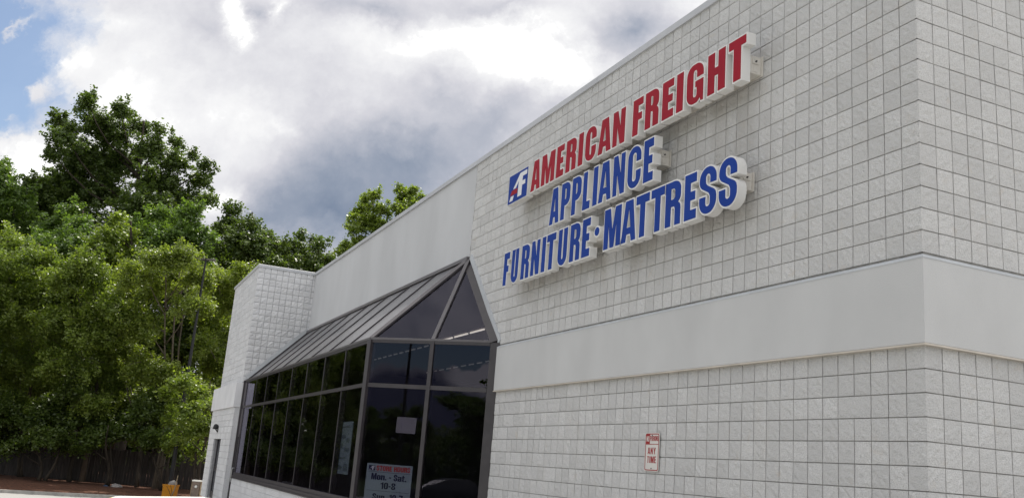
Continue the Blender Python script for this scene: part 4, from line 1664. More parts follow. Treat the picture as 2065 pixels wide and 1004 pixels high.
def traffic_island():
    # pale raised kerb with a yellow painted nose at the bottom edge of the view
    zg = ground_z(-31.5, -4)
    a, b = at_z(232, 998, zg + 0.12), at_z(372, 999, zg + 0.12)
    d = (b - a).normalized()
    nrm = Vector((-d.y, d.x, 0))
    if nrm.dot(Vector((-1, 0, 0))) > 0:
        nrm = -nrm
    root = empty('kerb_island', (a.x, a.y, zg), 'pale concrete kerb island with a yellow painted nose beside the lot', 'kerb')
    L_ = (b - a).length + 2.0

    def prof(t):
        return 0.10 + 0.10 * min(1.0, t / 0.5)
    mb = MB()
    N_ = 16
    rings = []
    for k in range(N_ + 1):
        t = k / N_
        s = t ** 1.5 * L_
        h = (0.12 * (1 - (1 - min(1, s / 0.4)) ** 2) + 0.005)
        c = a + d * (s - 0.4)
        wv = 1.5 * min(1, 0.35 + s / 1.0)
        ring = []
        for q in range(7):
            f = q / 6
            off = wv * f
            hh = h * (0.0 if q in (0, 6) else (0.9 if q in (1, 5) else 1.0))
            p = c + nrm * off
            ring.append((p.x, p.y, zg + hh))
        rings.append(ring)
    V = [p for r in rings for p in r]
    Fw = [(k * 7 + q, k * 7 + q + 1, (k + 1) * 7 + q + 1, (k + 1) * 7 + q) for k in range(N_) for q in range(6)]
    mb.quad_mesh(V, Fw[6:])
    o = mb.build('island_top', M['white_conc'], root)
    fix_normals(o)
    m2 = MB()
    m2.quad_mesh(V, Fw[:6])
    m2.face(rings[0])
    o = m2.build('painted_nose', M['yellow_paint'], root)
    fix_normals(o)


traffic_island()


def sidewalk():
    mb = MB()
    mb.box(-27.0, -9.0, -3.0, -1.9, -0.16, -0.002)
    mb.box(-8.99, 2.0, -2.2, -0.01, -0.16, -0.002)
    o = mb.build('pavement', M['kerb'])
    tag(o, kind='structure')


sidewalk()

# ------------------------------------------------------------------ fence
M['fence'] = principled('weathered_boards', (0.060, 0.052, 0.048), 0.9, var=0.45, vscale=3, stretch=(4, 4, 0.4))


def fence():
    d = Vector((0.389, 0.891, 0)).normalized()
    c = at(150, 975, 47.6)
    c = Vector((c.x, c.y, -0.60))
    n = Vector((-d.y, d.x, 0))
    s_max = 9.0
    root = empty('wood_fence', c, 'weathered grey wooden board fence in the shade under the trees', 'fence')
    mb = MB()
    s = -22.0
    while s < s_max:
        w = 0.135
        h = 1.85 + random.uniform(-0.06, 0.05) - (0.25 if -3.2 < s < 0.5 else 0)
        p = c + d * s
        lean = random.uniform(-0.015, 0.015)
        q = p + Vector((0, 0, h)) + d * lean
        mb.beam(p + n * random.uniform(-0.006, 0.006), q, w, 0.02, d)
        s += 0.145
    mb.build('boards', M['fence'], root)
    rl = MB()
    for z in (0.35, 1.1, 1.65):
        rl.beam(c + d * -22 + n * 0.05 + Vector((0, 0, z - 0.1)), c + d * s_max + n * 0.05 + Vector((0, 0, z - 0.1)), 0.09, 0.04, (0, 0, 1))
    rl.build('rail', M['fence'], root)
    s = -21.5
    while s < s_max:
        pb = MB()
        p = c + d * s + n * 0.12
        pb.beam(p, p + Vector((0, 0, 1.7)), 0.1, 0.1, d)
        pb.build('post', M['fence'], root)
        s += 2.44


fence()

# ------------------------------------------------------------------ trees
M['bark'] = principled('bark', (0.060, 0.048, 0.036), 0.95, var=0.5, vscale=4, bump=0.8, bscale=12, bdist=0.03, stretch=(1, 1, 0.3))
M['bark_pale'] = principled('pale_bark', (0.15, 0.125, 0.095), 0.9, var=0.4, vscale=4, bump=0.5, bscale=14, bdist=0.02, stretch=(1, 1, 0.3))
M['leaf_dark'] = leaf_material('dark_leaves', (0.046, 0.080, 0.019), (0.130, 0.180, 0.042), 0.40)
M['leaf_mid'] = leaf_material('mid_leaves', (0.062, 0.116, 0.026), (0.162, 0.238, 0.056), 0.44)
M['leaf_lime'] = leaf_material('yellow_green_leaves', (0.092, 0.142, 0.025), (0.250, 0.312, 0.062), 0.46)
M['leaf_lime2'] = leaf_material('olive_yellow_leaves', (0.100, 0.145, 0.026), (0.270, 0.325, 0.066), 0.47)
M['leaf_deep'] = leaf_material('deep_green_leaves', (0.046, 0.078, 0.016), (0.125, 0.175, 0.035), 0.42)  # dark green leaves for bushes, forest trees and far woods


def leaf_mesh(name, centers, normals_up, size, mat, origin, seed):
    """one small folded leaf (4 corners) per centre"""
    g = np.random.default_rng(seed)
    n = len(centers)
    ax = g.normal(0, 1, (n, 3))
    ax[:, 2] = ax[:, 2] * 0.6 - 0.25            # blades hang outwards and a little down
    ax /= np.linalg.norm(ax, axis=1, keepdims=True)
    up = g.normal(0, 0.55, (n, 3)) + normals_up
    sd = np.cross(ax, up)
    sd /= np.linalg.norm(sd, axis=1, keepdims=True) + 1e-9
    nm = np.cross(sd, ax)
    sz = size * g.uniform(0.65, 1.35, (n, 1))
    tip = centers + ax * sz * 0.62
    base = centers - ax * sz * 0.5
    l = centers + sd * sz * 0.36 - nm * sz * 0.07
    r = centers - sd * sz * 0.36 - nm * sz * 0.07
    V = np.stack([base, l, tip, r], 1).reshape(-1, 3) - np.array(origin)
    me = bpy.data.meshes.new(name)
    me.vertices.add(n * 4)
    me.vertices.foreach_set('co', V.astype(np.float32).ravel())
    me.loops.add(n * 4)
    me.loops.foreach_set('vertex_index', np.arange(n * 4, dtype=np.int32))
    me.polygons.add(n)
    me.polygons.foreach_set('loop_start', np.arange(0, n * 4, 4, dtype=np.int32))
    me.materials.append(mat)
    me.update(calc_edges=True)
    me.validate()
    return me


LEAVES = [0]


def tree(name, label, base, lobes, leaf, bark, size=0.24, dens=1.0, trunk_r=0.28, group=None, cat='tree', stems=1, seed=1, limb_show=0.9, clump=0.42, droop=0.0, flat=0.85):
    """base = foot of the trunk; lobes = [(centre, radius_h, radius_v)]: leaf masses carried by limbs from the trunk"""
    g = np.random.default_rng(seed)
    base = Vector(base)
    root = empty(name, base, label, cat, group)
    cs, ns = [], []
    mb = MB()
    top = max(c.z + rv * 0.4 for c, rh, rv in lobes)
    cm = sum((c for c, a, b in lobes), Vector()) / len(lobes)
    for st in range(stems):
        off = Vector((g.uniform(-0.5, 0.5), g.uniform(-0.5, 0.5), 0)) * (0 if stems == 1 else 1.0)
        H = top - base.z
        pts, rad = [], []
        lean = Vector((cm.x - base.x, cm.y - base.y, 0)) * 0.9 + off * 2.2
        for k in range(9):
            t = k / 8
            p = base + off * 0.4 + lean * (t ** 1.5) + Vector((0.10 * math.sin(3.1 * t * 2 + seed + st), 0.10 * math.cos(2.3 * t * 3 + seed), H * t))
            pts.append(p)
            rad.append(trunk_r / (stems ** 0.5) * (1 - 0.86 * t) + 0.015)
        rad[0] *= 1.35
        mb.tube(pts, rad, 9)
        if st == 0:
            trunk = pts
    for (c, rh, rv) in lobes:
        # limb from the trunk to the lobe
        tz = min(max((c.z - rv * 0.8 - (c - cm).length * 0.35 - base.z) / (top - base.z), 0.22), 0.9)
        k = tz * 8
        i = min(int(k), 7)
        p0 = trunk[i].lerp(trunk[i + 1], k - i)
        mid = p0.lerp(c, 0.55) + Vector((g.uniform(-.2, .2), g.uniform(-.2, .2), -0.08 * (c - p0).length))
        L_ = (c - p0).length
        r0 = min(0.014 * L_ + 0.02, trunk_r * 0.4)
        mb.tube([p0, p0.lerp(mid, 0.5), mid, mid.lerp(c, 0.6), c + Vector((0, 0, rv * 0.3))], [r0, r0 * 0.8, r0 * 0.6, r0 * 0.42, 0.012], 6)
        nc = max(8, int(dens * 20 * (rh * rh * 0.7 + rh * rv * 0.6)))
        dirs = g.normal(0, 1, (nc, 3))
        dirs /= np.linalg.norm(dirs, axis=1, keepdims=True)
        outw = Vector((c.x - base.x, c.y - base.y, 0)) * 0.22
        outw = outw.normalized() * min(outw.length, 0.6)
        dirs = dirs * np.array([1, 1, 0.9]) + np.array([outw.x, outw.y, 0.0 if droop else 0.42])
        dirs /= np.linalg.norm(dirs, axis=1, keepdims=True)
        dirs[:, 2] = np.where(dirs[:, 2] < -0.35, -dirs[:, 2] * 0.5, dirs[:, 2])
        ext = np.array([rh, rh, rv])
        c3 = np.array(c)
        for q in range(nc):
            # a spray: twig from inside the mass to its skin, leaves in tufts along it
            reach = g.uniform(0.55, 1.12) if g.random() < 0.72 else g.uniform(1.05, 1.55)
            e = c3 + dirs[q] * ext * reach
            b0 = c3 + dirs[q] * ext * g.uniform(0.1, 0.4) + g.normal(0, 0.15, 3)
            e[2] -= droop * 2.2 * g.random()
            ln = np.linalg.norm(e - b0)
            if q % 3 == 0:
                v = Vector(e)
                bp_ = Vector(b0)
                mb.tube([bp_, bp_.lerp(v, 0.6) + Vector((0, 0, 0.05)), v], [r0 * 0.3 + 0.006, r0 * 0.18 + 0.005, 0.004], 4, cap=False)
            nl = int((16 + 30 * ln) * (0.24 / size) ** 1.5 * g.uniform(0.7, 1.3))
            tt = g.uniform(0.15, 1.0, nl) ** 0.8
            tuft = clump * 0.58 * (1.2 - 0.78 * tt)
            pts = b0 + (e - b0) * tt[:, None] + g.normal(0, 1, (nl, 3)) * tuft[:, None] * np.array([1, 1, flat])
            if droop:
                pts[:, 2] -= droop * np.abs(g.normal(0, 1, nl))
            cs.append(pts)
            ns.append(np.tile(dirs[q] * 0.5 + np.array([0, 0, 0.75]), (nl, 1)))
    C = np.concatenate(cs)
    Nn = np.concatenate(ns)
    LEAVES[0] += len(C)
    tr = mb.build('trunk', bark, root, smooth=True)
    me = leaf_mesh('crown', C, Nn, size, leaf, base, seed + 100)
    o = bpy.data.objects.new('crown', me)
    link(o, root)
    return root


def lobes_px(spec, depth, jitter, seed):
    """spec = (u, v, radius in photo pixels [, aspect]) -> lobes in metres round `depth`"""
    g = random.Random(seed)
    out_ = []
    for s in spec:
        u, v, r = s[:3]
        asp = s[3] if len(s) > 3 else 1.0
        dj = depth + g.uniform(-1, 1) * jitter
        rm = r / F_PX * dj
        out_.append((at(u, v, dj), rm, rm * asp))
    return out_


def foot(u, depth):
    p = at(u, 965, depth)
    return (p.x, p.y, -0.45)


G_T = 'trees beyond the board fence'
# the big dark tree that stands above the rest
tree('broadleaf_tree', 'tall dark green tree with upswept branches towering over all the others', foot(215, 64),
     lobes_px([(178, 222, 26, 1.5), (195, 262, 34, 1.4), (245, 232, 24, 1.6), (232, 285, 40, 1.2), (120, 246, 22, 1.1), (135, 290, 36, 1.2), (108, 318, 24, 1.0), (285, 270, 26, 1.4), (318, 268, 16, 1.5), (300, 315, 38, 1.2),
               (352, 296, 20, 1.4), (352, 340, 34, 1.0), (385, 318, 15, 1.3), (412, 342, 20, 0.9), (395, 372, 30, 0.9), (420, 408, 24, 0.7), (180, 335, 52, 1.0), (250, 350, 55, 1.0), (320, 385, 48, 1.0), (150, 380, 52, 1.0), (215, 410, 58, 1.0),
               (290, 430, 50, 1.0), (365, 420, 44, 0.8), (125, 425, 44, 1.0), (175, 465, 46, 1.0), (260, 470, 50, 1.0), (340, 465, 46, 0.9)], 64, 3.2, 3),
     M['leaf_dark'], M['bark'], size=0.18, dens=1.15, trunk_r=0.36, group=G_T, seed=11, clump=0.40)
tree('broadleaf_tree', 'dark tree cut by the left edge of the view above the lime trees', foot(-30, 60),
     lobes_px([(-40, 350, 50), (0, 372, 36, 1.1), (10, 345, 20, 1.0), (-20, 420, 60), (30, 410, 40), (20, 470, 60), (-40, 500, 70)], 60, 2.5, 4), M['leaf_mid'], M['bark'], size=0.185, dens=0.9, group=G_T, seed=12)
tree('broadleaf_tree', 'mid green tree between the left edge tree and the tall dark tree', foot(70, 62),
     lobes_px([(70, 385, 30), (45, 400, 26), (95, 400, 36), (70, 440, 50), (40, 470, 45), (110, 470, 50)], 62, 2, 5), M['leaf_dark'], M['bark'], size=0.185, dens=0.85, group=G_T, seed=13)
tree('broadleaf_tree', 'bright mid green tree in front of the foot of the tall dark tree', foot(150, 55),
     lobes_px([(140, 438, 26, 1.2), (120, 465, 34), (165, 465, 36), (95, 500, 40), (140, 510, 52), (185, 515, 44), (120, 570, 60), (180, 590, 60)], 55, 2.2, 6), M['leaf_mid'], M['bark'], size=0.165, dens=0.95, group=G_T, seed=14, clump=0.40)
tree('broadleaf_tree', 'light green pointed tree right of the bright mid green tree', foot(240, 54),
     lobes_px([(238, 448, 18, 1.5), (228, 480, 32, 1.1), (258, 490, 32), (215, 515, 42), (262, 530, 46), (235, 575, 56), (290, 590, 50)], 54, 2.2, 7), M['leaf_lime'], M['bark'], size=0.165, dens=0.95, group=G_T, seed=15, clump=0.40)
tree('broadleaf_tree', 'broad green tree right under the long right branch of the tall tree', foot(335, 56),
     lobes_px([(318, 445, 26, 1.2), (350, 450, 28), (385, 440, 30), (300, 480, 36), (350, 490, 46), (400, 485, 40), (320, 540, 55), (385, 545, 55)], 56, 2.2, 8), M['leaf_mid'], M['bark'], size=0.165, dens=0.95, group=G_T, seed=16, clump=0.40)
tree('broadleaf_tree', 'dark pointed tree left of the gap of grey sky', foot(480, 63),
     lobes_px([(476, 430, 18, 1.7), (470, 462, 30, 1.2), (505, 462, 26, 1.1), (448, 470, 24), (490, 495, 42), (535, 490, 26), (455, 520, 46), (515, 525, 46), (550, 520, 34), (480, 570, 60)], 63, 2.4, 9), M['leaf_dark'], M['bark'], size=0.185, dens=0.95, group=G_T, seed=17)
tree('broadleaf_tree', 'dark ragged tree behind the top of the block tower', foot(600, 62),
     lobes_px([(606, 486, 15, 1.6), (590, 505, 26), (632, 492, 13, 1.4), (645, 505, 20, 1.2), (565, 520, 26), (615, 530, 40), (655, 530, 22), (575, 560, 46), (635, 560, 40)], 62, 2.4, 10), M['leaf_dark'], M['bark'], size=0.185, dens=0.95, group=G_T, seed=18)
tree('broadleaf_tree', 'sunlit green tree rising behind the sloping parapet, left one of the pair', foot(745, 74),
     lobes_px([(757, 402, 17, 1.4), (742, 405, 14, 1.2), (735, 432, 24), (768, 430, 22), (717, 445, 14), (745, 462, 34), (712, 470, 12), (775, 470, 30), (735, 500, 26), (706, 505, 20), (690, 515, 14), (670, 520, 9), (740, 540, 50), (790, 500, 40)], 74, 2.4, 11), M['leaf_lime'], M['bark'], size=0.19, dens=1.2, group=G_T, seed=19, clump=0.36)
tree('broadleaf_tree', 'small sunlit treetop behind the sloping parapet, right one of the pair', foot(825, 74),
     lobes_px([(812, 388, 14, 1.3), (835, 390, 14, 1.2), (822, 410, 24), (848, 402, 8), (805, 425, 16), (830, 440, 34), (860, 450, 34)], 74, 2, 12), M['leaf_lime'], M['bark'], size=0.19, dens=1.25, group=G_T, seed=20, clump=0.36)

# front row: yellowish green, hanging down to the fence
fr_specs = [
    ('leafy lime green tree at the left edge hanging low over the fence', 35, 48, [(40, 500, 46), (85, 520, 40), (0, 530, 50), (60, 565, 60), (10, 600, 60), (105, 600, 55), (50, 650, 66), (-20, 680, 66), (100, 690, 60), (40, 740, 66), (-30, 780, 60), (100, 770, 50), (20, 810, 56), (90, 830, 40), (-20, 850, 40)], 'leaf_lime'),
    ('lime green tree second from the left in the low front row', 170, 47, [(175, 530, 42), (140, 560, 46), (205, 560, 46), (170, 600, 58), (225, 620, 50), (130, 640, 50), (180, 670, 62), (235, 690, 48), (140, 725, 54), (205, 740, 56), (160, 790, 48), (190, 810, 40), (130, 810, 40)], 'leaf_lime'),
    ('yellowish tree with pale slender stems left of the light pole', 315, 46, [(330, 520, 40), (375, 515, 38), (290, 550, 46), (350, 560, 52), (400, 555, 38), (270, 600, 48), (385, 610, 42), (295, 660, 52), (255, 700, 48), (300, 740, 48), (240, 790, 46), (280, 800, 44), (340, 740, 34)], 'leaf_lime2'),
    ('bright yellow green tree squeezed between the light pole and the block tower', 455, 49, [(500, 548, 34), (465, 560, 36), (440, 580, 38), (430, 545, 22), (480, 610, 44), (425, 630, 36), (465, 670, 50), (415, 690, 34), (440, 730, 46), (480, 740, 50), (525, 560, 30), (420, 790, 44), (470, 810, 50)], 'leaf_lime2'),
]
for i, (lab, u, D, spec, mt) in enumerate(fr_specs):
    tree('broadleaf_tree', lab, foot(u, D), lobes_px(spec, D, 2.0, 30 + i), M[mt], M['bark_pale'], size=0.125, dens=1.25, trunk_r=0.10, group=G_T, seed=40 + i, stems=3 if i == 2 else 1, clump=0.34, droop=0.22)

# shaded understorey on both sides of the fence
us = [
    ('dark low shrub under the lime tree at the left edge', 30, 46.5, [(20, 830, 50, 0.8), (-30, 860, 50, 0.8), (70, 850, 46, 0.8), (20, 880, 40, 0.7)]),
    ('dark green bush with arching sprays under the second lime tree', 140, 46, [(110, 830, 40, 0.9), (160, 850, 46, 0.8), (195, 820, 40), (150, 790, 36), (200, 865, 34, 0.7)]),
    ('dark bush below the pale slender stems', 290, 46, [(250, 850, 42, 0.8), (300, 830, 46), (340, 850, 40), (280, 870, 36, 0.7), (335, 800, 40)]),
    ('dark sprawling bush low in front of the left half of the fence', 85, 44.5, [(60, 890, 30, 0.8), (95, 880, 34, 0.8), (125, 895, 28, 0.8), (30, 900, 28, 0.8)]),
    ('dark bush between the straw bed and the fence middle', 215, 45, [(200, 880, 34, 0.8), (235, 870, 34, 0.8), (180, 900, 24, 0.8)]),
    ('dark bush hiding the fence behind the yellow bin', 330, 44.5, [(310, 890, 32, 0.8), (340, 880, 34, 0.9), (350, 915, 24, 0.9)]),
    ('leafy bush hanging beside the foot of the block tower', 388, 41.8, [(385, 830, 32), (405, 800, 28), (380, 870, 30), (410, 860, 28), (372, 775, 32), (345, 790, 26), (395, 905, 26, 0.8), (360, 840, 30), (355, 890, 26)]),
]
for i, (lab, u, D, spec) in enumerate(us):
    tree('leafy_bush', lab, foot(u, D), lobes_px(spec, D, 1.2, 60 + i), M['leaf_deep'] if i < 6 else M['leaf_lime'], M['bark'], size=0.14, dens=1.3, trunk_r=0.09, group='bushes under the tree row', cat='bush', seed=70 + i, stems=2, clump=0.34, droop=0.1)

# second rank of dark trees closing the view below the crowns
for i, (u, D, lab) in enumerate(((-60, 58, 'dark trunked forest tree standing behind the left end of the fence'), (95, 60, 'dark forest tree behind the fence below the tall tree'),
                                 (230, 58, 'dark forest tree behind the middle of the fence'), (330, 60, 'dark forest tree behind the fence beside the pale stems'), (440, 60, 'dark forest tree behind the fence near the block tower'))):
    tree('forest_tree', lab, foot(u, D), lobes_px([(u + a, v, r) for a, v, r in ((-50, 600, 70), (40, 590, 70), (0, 680, 75), (-60, 720, 65), (60, 720, 65), (0, 790, 65), (-55, 830, 55), (55, 830, 55), (0, 880, 50))], D, 2.0, 80 + i),
         M['leaf_deep'], M['bark'], size=0.185, dens=0.75, group='dark forest trees behind the fence', seed=90 + i)


# trees outside the frame, seen mirrored in the glass
def grove():
    g = random.Random(5)
    protos = []
    spots = [(-46, -13, 9), (-43, -18, 10), (-40, -24, 9)] + [(-22 + i * 4.2 + g.uniform(-1, 1), -78 + g.uniform(-5, 5), g.uniform(7.0, 12.5)) for i in range(18)]
    for i, (x, y, h) in enumerate(spots):
        lab = 'broad tree mirrored dimly in the dark panes of the glass bay'
        if i < 2:
            base = Vector((x, y, ground_z(x, y)))
            lob = []
            for k in range(13):
                a = g.uniform(0, 6.28)
                rr = g.uniform(0, 2.6)
                z = g.uniform(2.2, h - 0.9)
                lob.append((base + Vector((math.cos(a) * rr, math.sin(a) * rr, z)), g.uniform(0.9, 1.5), g.uniform(0.8, 1.4)))
            lob.append((base + Vector((0.2, 0, h - 0.8)), 0.9, 1.0))
            t = tree('mirrored_tree', lab, base, lob, M['leaf_mid'] if i else M['leaf_dark'], M['bark'], size=0.32, dens=0.7, group='trees mirrored in the bay glass', seed=120 + i)
            protos.append(t)
        else:
            t = protos[i % 2].copy()
            link(t)
            t.location = (x, y, ground_z(x, y))
            t.rotation_euler = (0, 0, g.uniform(0, 6.28))
            s = h / 9.5
            t.scale = (s * 1.35, s * 1.35, s)
            for ch in list(protos[i % 2].children):
                link(ch.copy(), t)


grove()



def far_woods():
    """the wood goes on behind the trees one can tell apart: one mass of foliage, nothing to count"""
    g = np.random.default_rng(77)
    cs, ns = [], []

    def belt(p0, p1, depth, h0, h1, n):
        p0, p1 = np.array(p0), np.array(p1)
        d = p1 - p0
        nrm = np.array([-d[1], d[0]]) / np.linalg.norm(d)
        for k in range(n):
            q = p0 + d * g.random() + nrm * depth * g.random()
            H = h0 + (h1 - h0) * g.random() * (0.6 + 0.4 * math.sin(q[0] * 0.5 + q[1] * 0.33))
            nl = 130
            z = g.uniform(0.0, 1.0, nl) * H
            pts = np.stack([q[0] + g.normal(0, 1.0, nl), q[1] + g.normal(0, 1.0, nl), z - 0.5], 1)
            cs.append(pts)
            ns.append(np.tile(np.array([0, 0, 0.8]), (nl, 1)))
    belt((-69, -34), (-69, 40), 8, 6.0, 10.0, 520)
    belt((-40, -86), (70, -86), -6, 4.0, 7.5, 420)
    me = leaf_mesh('far_woods', np.concatenate(cs), np.concatenate(ns), 0.55, M['leaf_deep'], (0, 0, 0), 5)
    o = bpy.data.objects.new('far_woods', me)
    link(o)
    tag(o, 'dark mass of far woodland filling the gaps behind the trees', 'woods', kind='stuff')


far_woods()


# ------------------------------------------------------------------ street furniture and small things
def light_pole(base, height, label, yaw, twin=True):
    base = Vector(base)
    root = empty('light_pole', base, label, 'light pole')
    p = MB()
    p.tube([base, base + Vector((0, 0, height * 0.5)), base + Vector((0, 0, height))], [0.10, 0.075, 0.045], 12)
    p.build('pole', M['black'], root)
    d = Vector((math.cos(yaw), math.sin(yaw), 0))
    top = base + Vector((0, 0, height))
    a = MB()
    a.beam(top + d * -0.14 + Vector((0, 0, -0.08)), top + d * 0.14 + Vector((0, 0, -0.08)), 0.05, 0.05, (0, 0, 1))
    a.build('arm', M['black'], root)
    for sgn in (-1, 1):
        h = MB()
        c = top + d * (0.26 * sgn) + Vector((0, 0, -0.03))
        h.beam(c - d * 0.20, c + d * 0.20, 0.22, 0.08, Vector((-d.y, d.x, 0)))
        h.build('lamp_head', M['pole_head'], root)
    return root


M['pole_head'] = principled('lamp_housing', (0.10, 0.09, 0.075), 0.5, var=0.1, vscale=3)
pt_ = at(415.5, 522, 44.4)
light_pole((pt_.x, pt_.y, -0.5), pt_.z + 0.5, 'slim dark parking lot light pole in front of the trees', 1.16)


def mirror_spot(u, v, dist):
    """ground point seen mirrored in the angled end of the bay"""
    n = Vector((1, -1, 0)).normalized()
    p0 = Vector((-11.0, -1.8, 0))
    d = ray(u, v)
    t = (p0 - CAM).dot(n) / d.dot(n)
    p = CAM + d * t
    w = d - 2 * d.dot(n) * n
    w.z = 0
    w.normalize()
    return p + w * dist


q_ = mirror_spot(818, 790, 30)
light_pole((q_.x, q_.y, -0.15), 10.0, 'dark light pole mirrored in the end panes of the glass bay', 0.4)
vb = MB()
vb.box(-150, 200, -160, -34, -0.3, -0.142)  # out-of-view dark sheet, added so the bay glass mirrors dark ground
vo = vb.build('added_dark_verge', principled('dark_verge_green', (0.045, 0.075, 0.018), 0.95, var=0.4, vscale=2.0, bump=0.6, bscale=30, bdist=0.05))
tag(vo, kind='structure')


def parked_car():
    c = mirror_spot(925, 1000, 20)
    g = -0.15
    d = Vector((0.93, 0.37, 0)).normalized()
    n = Vector((-d.y, d.x, 0))
    root = empty('parked_car', (c.x, c.y, g), 'dark saloon car mirrored at the foot of the glass bay end panes', 'car')
    W = 0.88
    prof = [(-2.25, 0.35), (-2.3, 0.62), (-2.2, 0.92), (-1.6, 0.98), (-1.05, 1.36), (-0.4, 1.45), (0.35, 1.43), (1.05, 1.02), (1.9, 0.90), (2.25, 0.70), (2.28, 0.40), (2.1, 0.28), (-2.1, 0.28)]
    P = lambda s, w, z: Vector((c.x, c.y, g)) + d * s + n * w + Vector((0, 0, z))
    mb = MB()
    rings = []
    for w, k in ((-W, 0.97), (-W * 0.94, 1.0), (W * 0.94, 1.0), (W, 0.97)):
        rings.append([P(s * (1 if abs(w) < W else 0.985), w * (0.80 if z > 1.1 else 1.0), 0.3 + (z - 0.3) * k) for s, z in prof])
    V = [p for r in rings for p in r]
    m = len(prof)
    F = [(i * m + j, i * m + (j + 1) % m, (i + 1) * m + (j + 1) % m, (i + 1) * m + j) for i in range(3) for j in range(m)] + [tuple(range(m)), tuple(3 * m + j for j in range(m))[::-1]]
    mb.quad_mesh(V, F)
    o = mb.build('body', M['car_paint'], root)
    fix_normals(o)
    for sgn in (-1, 1):
        wn = MB()
        wn.face([P(s, sgn * (W * (0.80 if z > 1.1 else 1.0) + 0.012), z) for s, z in ((-1.35, 1.02), (-1.0, 1.28), (-0.4, 1.36), (0.3, 1.34), (0.85, 1.04))])
        wn.build('side_window', M['doorglass'], root)
        for s in (-1.4, 1.38):
            t = MB()
            t.tube([P(s, sgn * (W - 0.2), 0.33), P(s, sgn * (W + 0.01), 0.33)], [0.33, 0.33], 20)
            wo = t.build('wheel', M['black'], root)
            r = MB()
            r.tube([P(s, sgn * (W + 0.011), 0.33), P(s, sgn * (W + 0.02), 0.33)], [0.21, 0.19], 16)
            r.build('rim', M['steel'], wo)
        hl = MB()
        hl.box(-0.01, 0.01, -0.01, 0.01, -0.01, 0.01)
        hl = MB()
        hl.beam(P(2.2, sgn * 0.55, 0.74), P(2.2, sgn * 0.80, 0.74), 0.10, 0.14, d)
        hl.build('headlight', M['paper'], root)
    ws = MB()
    ws.face([P(0.42, -0.62, 1.40), P(0.42, 0.62, 1.40), P(1.06, 0.76, 1.05), P(1.06, -0.76, 1.05)])
    ws.build('windscreen', M['doorglass'], root)


M['car_paint'] = principled('dark_car_paint', (0.02, 0.022, 0.028), 0.25, spec=0.7)
parked_car()


def wall_lamp():
    c = Vector((-28.72, -2.03, 2.40))
    root = empty('wall_lamp', c, 'small black sconce lamp above the tower door', 'wall lamp')
    a = MB()
    a.box(c.x - 0.05, c.x + 0.05, c.y - 0.02, c.y - 0.001, c.z - 0.14, c.z + 0.08)
    a.build('back_plate', M['black'], root)
    b = MB()
    b.tube([(c.x, c.y - 0.08, c.z + 0.14), (c.x, c.y - 0.085, c.z + 0.10), (c.x, c.y - 0.09, c.z + 0.0), (c.x, c.y - 0.09, c.z - 0.04)], [0.03, 0.075, 0.10, 0.10], 16)
    b.tube([(c.x, c.y - 0.02, c.z - 0.12), (c.x, c.y - 0.09, c.z - 0.03)], [0.02, 0.02], 8)
    b.build('lamp_shade', M['black'], root, smooth=True)


wall_lamp()

M['bin'] = principled('yellow_plastic', (0.62, 0.26, 0.012), 0.5, var=0.15, vscale=5)
M['brown'] = principled('brown_steel', (0.14, 0.105, 0.085), 0.6, var=0.25, vscale=7)
M['stick'] = principled('dry_wood', (0.30, 0.23, 0.15), 0.9, var=0.3, vscale=10)
M['litter'] = principled('white_litter', (0.70, 0.70, 0.70), 0.7)
M['rock'] = principled('grey_stone', (0.33, 0.31, 0.30), 0.9, var=0.3, vscale=8, bump=0.5, bscale=20)
M['bluebag'] = principled('blue_plastic', (0.05, 0.09, 0.16), 0.5)


